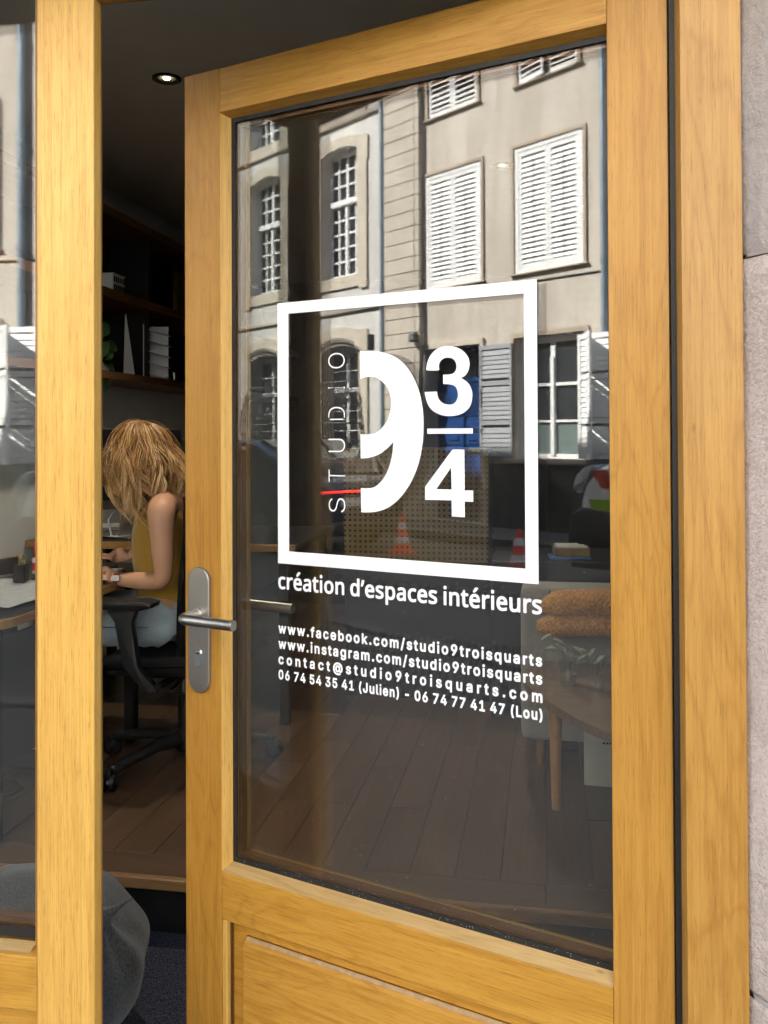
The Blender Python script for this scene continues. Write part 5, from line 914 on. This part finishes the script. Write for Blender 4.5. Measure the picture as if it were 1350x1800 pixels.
# curved backrest behind the woman (she faces -X)
b=MB(); b.grid(lambda u,v:Vector((.105+.10*v-.10*v*v*v+.05*(2*u-1)**2*(-1)+.035*math.sin(v*math.pi)*-1,(u-.5)*(.44-.12*v*v),.46+.56*v)),16,20)
o=b.build('backrest',M['mesh'],ch,smooth=True); sm=o.modifiers.new('s','SOLIDIFY'); sm.thickness=.035; sm.offset=1
MB().tube([(.02,0,.36),(.12,0,.37),(.18,0,.46),(.19,0,.62)],[.03,.028,.024,.02],10).build('back_support',M['black'],ch,smooth=50)
for s in (-1,1):
    y=s*.285
    pad=MB().prism([(-.27,.650),(-.24,.638),(-.04,.636),(.005,.648),(.010,.664),(-.03,.672),(-.25,.672),(-.275,.664)],y-.042,y+.042,'y',bev=.010,seg=2).build('armrest_pad',M['black'],ch,smooth=50)
    MB().prism([(-.17,.635),(-.06,.635),(-.075,.59),(-.055,.44),(.02,.36),(-.03,.355),(-.11,.44),(-.140,.59)],y-.018,y+.018,'y',bev=.006,seg=2).build('armrest_post',M['darkgrey'],ch,smooth=50)
    MB().tube([(0.01,y,.365),(0.01,y*.25,.362)],.016,8).build('armrest_bracket',M['black'],ch)
# ------------------------------------------------------------------ the seated woman
def skin_body(name,V,E_,m,parent,root=0,sub=2):
    """V: {key:(pos,radius or (rx,ry))}; E_: pairs of keys"""
    ks=list(V); me=bpy.data.meshes.new(name); me.from_pydata([V[k][0] for k in ks],[(ks.index(a),ks.index(b)) for a,b in E_],[])
    o=bpy.data.objects.new(name,me); COL.objects.link(o)
    md=o.modifiers.new('skin','SKIN'); md.use_smooth_shade=True; md.branch_smoothing=.3
    for i,k in enumerate(ks):
        r=V[k][1]; r=(r,r) if not hasattr(r,'__len__') else r
        o.data.skin_vertices[0].data[i].radius=r; o.data.skin_vertices[0].data[i].use_root=(i==root)
    s=o.modifiers.new('sub','SUBSURF'); s.levels=s.render_levels=sub
    dg=bpy.context.evaluated_depsgraph_get(); nm=bpy.data.meshes.new_from_object(o.evaluated_get(dg)); bpy.data.objects.remove(o); bpy.data.meshes.remove(me)
    nm.name=name; nm.materials.clear(); nm.shade_smooth(); return link(name,nm,m,parent)
wo=empty('person',(-1.335,1.93,PZ),0,'woman with wavy strawberry blonde hair working at the desk in mustard top and jeans','person')
W0=Vector(wo.location)
YC,YN,YF=1.93,1.745,2.115          # body midline, near (left) arm, far arm
def g(px,py,y): return at(px,py,Y=y)-W0
hipc=Vector((-.045,0,.56)); 
P={}
P['pel']=(hipc,(.115,.165)); 
w1=g(287,1035,YC); P['waist']=(Vector((w1.x,0,w1.z)),(.082,.125))
c1=g(281,935,YC);  P['chest']=(Vector((c1.x+.01,0,c1.z)),(.092,.140))
s1=g(288,885,YC);  P['uchest']=(Vector((s1.x+.035,0,s1.z)),(.080,.125))
n1=g(275,858,YC);  P['neck']=(Vector((n1.x+.010,0,n1.z)),(.052,.052))
h0=g(258,838,YC);  P['skull0']=(Vector((h0.x,0,h0.z)),(.06,.058))
h1=g(246,800,YC);  P['skull1']=(Vector((h1.x,0,h1.z)),(.088,.074))
h2=g(248,768,YC);  P['skull2']=(Vector((h2.x+.005,0,h2.z)),(.072,.062))
jw=g(222,835,YC);  P['jaw']=(Vector((jw.x,0,jw.z)),(.036,.036))
E1=[('pel','waist'),('waist','chest'),('chest','uchest'),('uchest','neck'),('neck','skull0'),('skull0','skull1'),('skull1','skull2'),('skull0','jaw')]
for s,y,nm in ((-1,YN,'n'),(1,YF,'f')):
    if s<0: sh_,el,wr,kn=g(283,893,y),g(289,1024,y-.01),g(208,1018,y+.03),g(192,1012,y+.05)
    else: sh_,el,wr,kn=g(279,893,y)+Vector((0.0,0,0)),g(292,985,y+.02),g(238,975,y-.02),g(215,977,y-.05)
    P['cl'+nm]=(Vector((P['uchest'][0].x,s*.08,P['uchest'][0].z+.01)),(.058,.055))
    P['sh'+nm]=(sh_,.056); P['ua'+nm]=(sh_.lerp(el,.45),.046); P['el'+nm]=(el,.038); P['fa'+nm]=(el.lerp(wr,.35),.037); P['wr'+nm]=(wr,(.022,.028))
    E1+=[('uchest','cl'+nm),('cl'+nm,'sh'+nm),('sh'+nm,'ua'+nm),('ua'+nm,'el'+nm),('el'+nm,'fa'+nm),('fa'+nm,'wr'+nm)]
    dirh=(kn-wr).normalized(); palm=wr+dirh*.055; P['pa'+nm]=(palm,(.016,.036)); E1.append(('wr'+nm,'pa'+nm))
    P['pb'+nm]=(palm+dirh*.035+Vector((0,0,.004)),(.013,.038)); E1.append(('pa'+nm,'pb'+nm))
    side=dirh.cross(Vector((0,0,1))).normalized()
    for f,(off,L) in enumerate(((-.030,.070),(-.010,.080),(.010,.075),(.029,.058))):
        base=palm+dirh*.045+side*off; a=base+dirh*L*.42+Vector((0,0,.006)); b_=a+dirh*L*.33+Vector((0,0,-.012)); c_=b_+dirh*L*.22+Vector((0,0,-.014))
        P[f'k{f}{nm}']=(base,.0095); P[f'a{f}{nm}']=(a,.0085); P[f'b{f}{nm}']=(b_,.0078); P[f'c{f}{nm}']=(c_,.0065)
        E1+=[('pb'+nm,f'k{f}{nm}'),(f'k{f}{nm}',f'a{f}{nm}'),(f'a{f}{nm}',f'b{f}{nm}'),(f'b{f}{nm}',f'c{f}{nm}')]
    ts=side*(-s)*-1 if s<0 else side
    t0=wr+dirh*.03+side*(.026 if s<0 else -.026)*(-1); t1=t0+dirh*.035+side*(.020 if s<0 else -.020)*(-1); t2=t1+dirh*.03+Vector((0,0,-.006))
    P['t0'+nm]=(t0,.012); P['t1'+nm]=(t1,.0098); P['t2'+nm]=(t2,.0078); E1+=[('pa'+nm,'t0'+nm),('t0'+nm,'t1'+nm),('t1'+nm,'t2'+nm)]
for s,nm in ((-1,'n'),(1,'f')):
    hip=Vector((-.045,s*.085,.555)); kn=Vector((-.46 if s<0 else -.52,s*.12,.545)); an=Vector((-.50 if s<0 else -.56,s*.12,.11))
    P['hp'+nm]=(hip,.095); P['th'+nm]=(hip.lerp(kn,.5),.080); P['kn'+nm]=(kn,.058); P['cf'+nm]=(kn.lerp(an,.35),.056); P['an'+nm]=(an,.036); P['ft'+nm]=(an+Vector((-.06,0,-.06)),.036); P['to'+nm]=(an+Vector((-.17,0,-.078)),(.022,.04))
    E1+=[('pel','hp'+nm),('hp'+nm,'th'+nm),('th'+nm,'kn'+nm),('kn'+nm,'cf'+nm),('cf'+nm,'an'+nm),('an'+nm,'ft'+nm),('ft'+nm,'to'+nm)]
body=skin_body('body',P,E1,M['skin'],wo)
# nose, so that the hidden profile is still a face
b=MB(); nd=(P['jaw'][0]-P['skull1'][0]).normalized(); fw=Vector((-.88,0,-.47)); fc=P['skull1'][0]+Vector((0,0,-.01))
b.ball(fc+fw*.092+Vector((0,0,-.012)),(.014,.012,.022)); b.build('nose',M['skin'],wo,smooth=True)
for s in (-1,1): MB().ball(fc+fw*.078+Vector((0,s*.030,.008)),.012).build('eye',M['white'],wo,smooth=True); MB().ball(P['skull0'][0]+Vector((.0,s*.073,.025)),(.014,.008,.028)).build('ear',M['skin'],wo,smooth=True)
MB().ball(fc+fw*.078+Vector((-.012,0,-.052)),(.012,.024,.006)).build('mouth',plain('lips',(.42,.13,.11),.4),wo,smooth=True)
# sleeveless top and jeans: a second, slightly larger skin over the same joints
def sub(keys,grow,extra=()):
    V={k:(P[k][0],tuple(x+grow for x in (P[k][1] if hasattr(P[k][1],'__len__') else (P[k][1],)*2))) for k in keys}
    for k,v in extra: V[k]=v
    return V
tk=['waist','chest','uchest']; T=sub(tk,.010)
pw=P['pel'][0].lerp(P['waist'][0],.22); T['hem']=(pw,(.112,.160)); T['uchest']=(P['uchest'][0]+Vector((0,0,-.03)),(.090,.120))
ex=[]
for s,nm in ((-1,'n'),(1,'f')):
    T['st'+nm]=(P['cl'+nm][0]+Vector((.0,s*.0,.012)),(.056,.046)); ex.append(('uchest','st'+nm))
T=dict([('waist',T['waist'])]+[(k,v) for k,v in T.items() if k!='waist'])
topm=skin_body('sleeveless_top',T,[('waist','hem'),('waist','chest'),('chest','uchest')]+ex,M['top'],wo)
J={'pel':(P['pel'][0]+Vector((0,0,-.0)),(.130,.180))}
jw_=P['pel'][0].lerp(P['waist'][0],.50); J['wb']=(jw_,(.118,.160)); je=[('pel','wb')]
for s,nm in ((-1,'n'),(1,'f')):
    for k,gw in (('hp',.013),('th',.014),('kn',.014),('cf',.014)): J[k+nm]=(P[k+nm][0],P[k+nm][1]+gw)
    J['an'+nm]=(P['cf'+nm][0].lerp(P['an'+nm][0],.85),.058)
    je+=[('pel','hp'+nm),('hp'+nm,'th'+nm),('th'+nm,'kn'+nm),('kn'+nm,'cf'+nm),('cf'+nm,'an'+nm)]
jn=skin_body('jeans',J,je,M['denim'],wo)
dt=bpy.data.textures.new('folds','CLOUDS'); dt.noise_scale=.035
dm=jn.modifiers.new('folds','DISPLACE'); dm.texture=dt; dm.strength=.020; dm.mid_level=.5
b=MB()
for nm,s in (('n',-1),('f',1)):
    A_,B_=P['hp'+nm][0],P['th'+nm][0]; b.tube([A_+Vector((-.02,s*.108,.0)),A_.lerp(B_,.5)+Vector((0,s*.102,0)),B_+Vector((0,s*.095,0)),P['kn'+nm][0]+Vector((.02,s*.072,0))],.0022,5)
b.build('seam',plain('denim_seam',(.10,.13,.17),.8),jn)
# shoes
for nm in 'nf':
    a=P['an'+nm][0]; b=MB(); b.prism([(a.x+.05,.005),(a.x+.05,.06),(a.x-.02,.085),(a.x-.12,.060),(a.x-.20,.040),(a.x-.215,.015),(a.x-.20,.002)],a.y-.042,a.y+.042,'y',bev=.015,seg=3); b.build('shoe',M['black'],wo,smooth=50)
# watch
wr=P['wrn'][0]; fa=P['fan'][0]; d=(wr-fa).normalized(); cpos=fa.lerp(wr,.93)
q=d.to_track_quat('Z','Y').to_matrix().to_4x4(); 
wt=MB().lathe([(.0335,-.010),(.0355,-.008),(.0355,.008),(.0335,.010)],n=24,cap=False,mat=q).build('watch_strap',plain('brown_strap',(.12,.04,.02),.5),wo,smooth=30); wt.location=cpos
side=Vector((0,-1,.25)).normalized(); tq=Matrix.Translation(cpos+side*.0375)@(side.to_track_quat('Z','X').to_matrix().to_4x4())
MB().box(-.011,.011,-.016,.016,-.004,.004,.002,mat=tq).build('watch_case',M['steel'],wt).location=-cpos
MB().box(-.008,.008,-.012,.012,.0041,.0048,mat=tq).build('watch_face',M['steel2'],wt).location=-cpos
# hair: a cap under some hundreds of wavy locks
def hairmat():
    t=NT('strawberry_blonde_hair'); c=t.n('ShaderNodeVertexColor'); c.layer_name='lock'
    x=t.ramp(c.outputs['Color'],[(0,(.13,.05,.014)),(.35,(.40,.20,.06)),(.65,(.70,.44,.18)),(1,(.92,.68,.38))]); return t.pbr(x,.36,0,None,.5,Anisotropic=.6,Sheen_Weight=.1)
M['hair']=hairmat()
HC=P['skull1'][0]+Vector((.002,0,.006)); HR=Vector((.104,.090,.112))
rh=random.Random(11)
verts=[];faces=[];cols_=[]
def lock(pts,r,tone):
    n=5; u0=None; base=len(verts)
    for i,p in enumerate(pts):
        a=pts[max(i-1,0)];c=pts[min(i+1,len(pts)-1)]; tt=(c-a).normalized(); u0=tt.orthogonal().normalized() if u0 is None else (u0-tt*u0.dot(tt)).normalized(); v=tt.cross(u0)
        k=i/(len(pts)-1); rr=r*(.55+.45*math.sin(math.pi*min(1,k*1.3+.12)) if k<.68 else max(.12,(1-k)/.32))
        for j in range(n):
            an=2*math.pi*j/n; verts.append(p+(u0*math.cos(an)+v*math.sin(an)*.6)*rr); cols_.append(min(1,max(0,tone+.42*k*k)))
    for i in range(len(pts)-1):
        for j in range(n): faces.append((base+i*n+j,base+i*n+(j+1)%n,base+(i+1)*n+(j+1)%n,base+(i+1)*n+j))
def lockpath(rh,ph,start_el,stop,lay,tw,am,fq,p0):
    dx,dy=math.cos(ph),math.sin(ph); front=max(0,-dx); back=max(0,dx); pts=[]
    for j in range(8):
        el=R(start_el+(stop-start_el)*j/7); a=ph+tw*j/7
        pts.append(HC+Vector((math.cos(a)*math.cos(el)*HR.x*lay,math.sin(a)*math.cos(el)*HR.y*lay,math.sin(el)*HR.z*lay)))
    end=pts[-1]
    if back>.62: tgt=g(rh.uniform(296,330),rh.uniform(848,890),YC+dy*.07); Ln=6
    elif back>.15 and dy<0: tgt=g(rh.uniform(262,306),rh.uniform(862,905),YC-.10); Ln=8
    elif front>.75: tgt=g(rh.uniform(208,240),rh.uniform(850,905),YC+dy*.06); Ln=8
    else: tgt=g(rh.uniform(216,276),rh.uniform(885,945),YC-.02+dy*.105); Ln=10
    out=Vector((math.cos(ph),math.sin(ph),0)); n=Ln*2
    for j in range(1,n+1):
        s_=j/n; c=end.lerp(tgt,s_)+out*(.034*math.sin(math.pi*min(1,s_*1.1)))
        w_=min(1,s_*2.0); c+=Vector((math.sin(p0+fq*6.28*s_)*am*w_*1.6,math.cos(p0+fq*6.28*s_)*am*w_,0)); pts.append(c)
    return pts
for cl in range(125):
    ph=2*math.pi*(cl+rh.random())/125; am=rh.uniform(.007,.016); fq=rh.uniform(.9,1.5)
    main=lockpath(rh,ph,rh.uniform(52,89),rh.uniform(4,30),rh.uniform(.99,1.12),rh.uniform(-.3,.3),am,fq,rh.uniform(0,6.3))
    tone=rh.choice([.02,.12,.25,.4,.55])
    nn=len(main)
    for q in range(15):
        o1=Vector((rh.gauss(0,1),rh.gauss(0,1),rh.gauss(0,.6)))*.0062; ph2=rh.uniform(0,6.3); stray=rh.random()<.10
        cut=nn-rh.randint(0,3); pts=[]
        for i_,p_ in enumerate(main[:cut]):
            k_=i_/(nn-1); sp=.55+.6*math.sin(math.pi*min(1,k_*1.05)); 
            if k_>.8: sp*=1-(k_-.8)*2.5
            if stray: sp*=2.2
            pts.append(p_+o1*sp+Vector((math.sin(ph2+k_*9),math.cos(ph2+k_*8),0))*.0012)
        lock(pts,rh.uniform(.0007,.0026),tone+rh.uniform(-.08,.10))
hm=bpy.data.meshes.new('hair'); hm.from_pydata(verts,[],faces); vc=hm.color_attributes.new('lock','FLOAT_COLOR','POINT')
vc.data.foreach_set('color',[x for c in cols_ for x in (c,c,c,1)]); hm.shade_smooth()
hair=link('hair',hm,M['hair'],wo)
cm=MB().ball(HC+Vector((0,0,.004)),tuple(HR*.97)).mesh('hair_cap',True); vc=cm.color_attributes.new('lock','FLOAT_COLOR','POINT'); vc.data.foreach_set('color',[.1,.1,.1,1]*len(cm.vertices))
bm=bmesh.new(); bm.from_mesh(cm); bmesh.ops.delete(bm,geom=[v for v in bm.verts if (v.co-HC).dot(Vector((-.75,0,-.66)))>.055],context='VERTS'); bm.to_mesh(cm); bm.free()
link('hair_cap',cm,M['hair'],wo)
# ------------------------------------------------------------------ bean bag on the carpet
be=empty('bean_bag',(-1.205,.60,0.0),0,'charcoal felt bean bag with a pinched corner on the navy carpet','bean bag')
BTIP=Vector(at(241,1574,Y=.56))-Vector(be.location); BCEN=Vector((0,0,.17)); BTD=(BTIP-BCEN).normalized()
def bean(u,v):
    th=2*math.pi*u; ph=math.pi*v
    d=Vector((math.sin(ph)*math.cos(th),math.sin(ph)*math.sin(th),math.cos(ph)))
    p=Vector((d.x*.285,d.y*.275,d.z*(.195 if d.z>0 else .185)))*(1+.05*(1-abs(d.z)))
    if d.z<0: p.z*=1.15
    p.z=max(p.z+.18,.002)
    # radial creases running into the gathered corner, and slack folds round the flank
    a=p-BCEN; c_=max(0,a.normalized().dot(BTD)); perp=a-BTD*a.dot(BTD); s_=Vector((0,1,0)).cross(BTD); ang=math.atan2(perp.y,perp.dot(s_))
    cr=.007*math.sin(ang*5+1.3*math.sin(ang*2))*(c_**6)*(1-c_**60)
    sl=.016*noise.noise(Vector((p.x*4,p.y*4,p.z*7+2)))+.008*noise.noise(Vector((p.x*12,p.y*12,p.z*12)))+.010*math.sin(p.z*38+th*2+4*noise.noise(Vector((p.x*3,p.y*3,5))))*max(0,1-abs(p.z-.2)*7)*.6
    p=p+a.normalized()*(cr+sl)
    w_=.04*c_**14+.14*c_**60+.80*c_**500
    return p+(BTIP-p)*w_
bb=MB(); bb.grid(bean,190,110); bmesh.ops.remove_doubles(bb.bm,verts=bb.bm.verts,dist=.0005)
bb.build('bag',M['bean'],be,smooth=True)
# ------------------------------------------------------------------ far side of the room, seen through the door glass
def pegmat():
    t=NT('ochre_perforated_metal'); v=t.coord((40,40,40)); fr=t.n('ShaderNodeVectorMath',operation='FRACTION'); t.l(v,fr.inputs[0])
    sp=t.n('ShaderNodeSeparateXYZ'); t.l(fr.outputs[0],sp.inputs[0]); a=t.math('SUBTRACT',sp.outputs[0],.5); b=t.math('SUBTRACT',sp.outputs[2],.5)
    d=t.math('SQRT',t.math('ADD',t.math('MULTIPLY',a,a),t.math('MULTIPLY',b,b))); c=t.ramp(d,[(.22,(.004,.004,.004)),(.25,(.20,.14,.04))]); return t.pbr(c,.5,0,None,.4)
pg0=at(604,788,Y=2.9); pg1=at(859,990,Y=2.9)
pg=empty('pegboard_cabinet',((pg0.x+pg1.x)/2,2.9,PZ),0,'ochre perforated pegboard panel standing across the room','pegboard')
wdt=pg1.x-pg0.x; z0,z1=pg1.z-PZ,pg0.z-PZ
pm=pegmat()
def pegp(x0,x1,a,b_): MB().box(x0,x1,0,.018,a,b_,.001).build('perforated_panel',pm,pg)
pegp(-wdt/2,wdt/2-.0*wdt,z0+.0,z1)
MB().box(-wdt/2,wdt/2,.02,.40,0,z1-.002).build('cabinet',M['black'],pg)
# low black sideboard with a box of books behind the sofa
q=at(1005,985,Y=2.75); sb=empty('sideboard',(q.x+.2,2.95,PZ),0,'low black sideboard behind the sofa','sideboard'); MB().box(-.55,.9,-.25,.25,0,q.z-PZ,.004).build('carcass',M['black'],sb)
bx=empty('book_box',(q.x,2.84,q.z+.001),R(6),'open cardboard box filled with pale books on the sideboard','box')
cardm=plain('cardboard',(.30,.21,.11),.85); b=MB(); b.box(-.075,.075,-.06,-.057,.016,.048).box(-.075,.075,.057,.06,.016,.048).box(-.075,-.072,-.06,.06,.016,.048).box(.072,.075,-.06,.06,.016,.048).box(-.075,.075,-.06,.06,.012,.016); b.build('carton',cardm,bx)
for k in range(4): MB().box(-.068,.066-.01*k,-.05+.025*k,-.03+.025*k,.02,.056+.003*(k%2)).build('book',M['paper'],bx)
o=MB().box(-.09,.09,-.07,.07,0,.010,.002).build('blue_folder',plain('blue_folder_plastic',(.05,.12,.35),.4)); o.location=(q.x-.01,2.83,q.z+.001); o.rotation_euler=(0,0,R(4)); tag(o,'flat blue folder under the cardboard book box','folder')
# sofa with folded knit blanket
sx0=at(915,1100,Y=2.1).x
so=empty('grey_sofa',(sx0+.75,2.5,PZ),0,'grey linen sofa with its square arm towards the street','sofa')
zt=at(1000,1036,Y=2.1).z-PZ
MB().box(-.75,.10,-.40,-.20,.0+.10,zt,.035,seg=4).build('sofa_arm',M['sofa'],so,smooth=60); MB().box(-.74,.9,-.1999,.45,.10,.40,.03,seg=3).build('seat_base',M['sofa'],so,smooth=60); MB().box(.101,.9,-.40,-.2,.10,zt,.035,seg=4).build('sofa_arm',M['sofa'],so,smooth=60)
for x,y in ((-.68,-.34),(.82,-.34),(-.68,.38),(.82,.38)): MB().tube([(x,y,0),(x,y,.10)],.018,10).build('foot',M['shelfwood'],so)
bl=empty('knit_blanket',(0,2.1,0),0,'folded mustard chunky knit blanket lying over the sofa arm','blanket')
def roll(x0,x1,zc,yc,ry,rz_,seed):
    b=MB()
    def f(u,v):
        x=x0+(x1-x0)*u; a=2*math.pi*v; e=min(1,min(u,1-u)*5+.12)**.5
        kn=.0055*math.sin(x*330)*math.sin(a*13)
        y=yc+(ry*e+kn)*math.cos(a)*(1)+.01*noise.noise(Vector((x*8,seed,0))); z=zc+(rz_*e+kn)*math.sin(a)+.012*noise.noise(Vector((x*6,seed,2)))-.03*(u-.5)**2*2
        return Vector((x,y-2.1,z))
    b.grid(f,150,72); return b.build('blanket_fold',M['knit'],bl,smooth=True,fix=True)
a_=at(946,1075,Y=2.05); b1=at(1085,1075,Y=2.05); zt_=at(1000,1042,Y=2.05).z; zb_=at(1000,1112,Y=2.05).z
zz=(zt_+zb_)/2; 
roll(a_.x-.006,b1.x+.08,zb_+.036,2.045,.060,.040,1); roll(a_.x+.012,b1.x+.08,zt_-.036,2.062,.075,.046,5)
cu=empty('patterned_cloth',(0,2.1,0),0,'black and white patterned cloth peeping over the knit blanket','cloth')
def patmat():
    t=NT('black_white_print'); v=t.coord(); vo=t.n('ShaderNodeTexVoronoi',feature='DISTANCE_TO_EDGE'); vo.inputs['Scale'].default_value=70; t.l(v,vo.inputs['Vector']); return t.pbr(t.ramp(vo.outputs['Distance'],[(.10,(.5,.48,.40)),(.16,(.02,.02,.02))]),.9)
pm2=patmat()
for x,y in ((972,1052),(1030,1050)):
    q=at(x,y,Y=2.12); b=MB(); b.grid(lambda u,v:Vector((q.x-.035+.07*u+.012*math.sin(v*5),.0+.02*math.sin(u*7),q.z-.015+.045*v+.01*math.sin(u*9+v*3))),18,12); b.build('cloth_fold',pm2,cu,smooth=True)
# low oval table, tumblers with cuttings, carton below
A3,B3,C3=[Vector(p) for p in ((-.08,1.86),(.03,1.54),(.184,1.292))]
TZ=.56
tb=empty('coffee_table',(.40,1.75,PZ),0,'low round edged wooden table with tapered leg holding two tumblers','coffee table')
ang=math.atan2((C3-A3).y,(C3-A3).x); dirr=Vector((math.cos(ang),math.sin(ang))); nrm=Vector((-dirr.y,dirr.x))
mid3=(A3+C3)/2-Vector((.012,.006)); ctr=mid3+nrm*.34
pts=[]
for k in range(64):
    a=2*math.pi*k/64; c_,s_=math.cos(a),math.sin(a); e=2/2.6
    p=ctr+dirr*(.52*abs(c_)**e*(1 if c_>0 else -1))+nrm*(.36*abs(s_)**e*(1 if s_>0 else -1)); pts.append((p.x-.40,p.y-1.75))
tm=oak('grey_brown_table','x',(.19,.13,.09),seed=4)
MB().prism(pts,TZ-.030-PZ,TZ-PZ,'z',bev=.006,seg=2).build('table_top',tm,tb,smooth=30)
lm=oak('table_leg_oak','z',(.40,.22,.10),seed=2)
for p in ((.035,1.74),(.62,1.35),(.25,2.2),(.85,1.9)):
    MB().tube([(p[0]-.40,p[1]-1.75,0),(p[0]-.40,p[1]-1.75,TZ-.031-PZ)],[.014,.024],14).build('leg',lm,tb,smooth=50)
for i,(px,py,dz) in enumerate(((999,1207,.098),(1047,1218,.105))):
    q=at(px,py,Zh=TZ); e=empty('tumbler',(q.x,q.y,TZ+.001),0,('clear tumbler of water holding the taller leafy cutting, the left one on the table','clear tumbler with short cuttings at the table edge, the right one')[i],'glass',None)
    MB().lathe([(.026,0),(.034,dz),(.032,dz),(.0245,.004)],n=28,cap=False).lathe([(.026,0.0002),(.0,.0002)],n=28,cap=False).build('glass_wall',M['tumbler'],e,smooth=40)
    MB().lathe([(.0250,.005),(.0290,dz*.45),(.0,dz*.45)],n=24,cap=False).build('water',M['tumbler'],e,smooth=40)
    rl=random.Random(9+i)
    cut=empty('plant_cutting',(q.x,q.y,TZ+.006),0,('grey striped leafy cutting leaning left out of the left tumbler','small grey striped cuttings in the right tumbler')[i],'cutting')
    tops=[(-.055,-.01,.17),(-.02,.0,.125),(.02,-.01,.13)] if i==0 else [(-.03,0,.13),(.03,-.01,.12),(.055,0,.115)]
    for tx,ty,tz in tops:
        MB().tube([(0,0,.01),(tx*.4,ty*.4,tz*.6),(tx,ty,tz)],.0016,5).build('stem',M['leaf2'],cut)
        for k in range(4):
            a=rl.uniform(0,6.28); t_=.72+.09*k; base=Vector((tx*t_,ty*t_,tz*t_))
            b=MB(); leaf(b,base,(math.cos(a),math.sin(a)*.6-.2,rl.uniform(-.1,.6)),(0,-.3,1),rl.uniform(.035,.055),.0085,.3,.3); b.build('leaf',M['leaf2'],cut,smooth=True,fix=False)
q0=at(1030,1382,Zh=PZ); cb=empty('white_carton',(q0.x+.12,q0.y+.12,PZ),R(-3),'white cardboard carton on the floor under the low table','box')
MB().box(-.12,.14,-.12,.12,0,.215,.003).build('carton_body',plain('white_card',(.50,.50,.45),.8),cb)
for k in range(5): MB().box(-.055+k*.012,-.047+k*.012,-.1212,-.1203,.150,.157).build('printed_mark',M['black'],cb)
MB().box(.02,.06,-.1212,-.1203,.03,.065).build('printed_square',M['paper'],cb)
# wood framed panels and clutter in the dark depth of the room
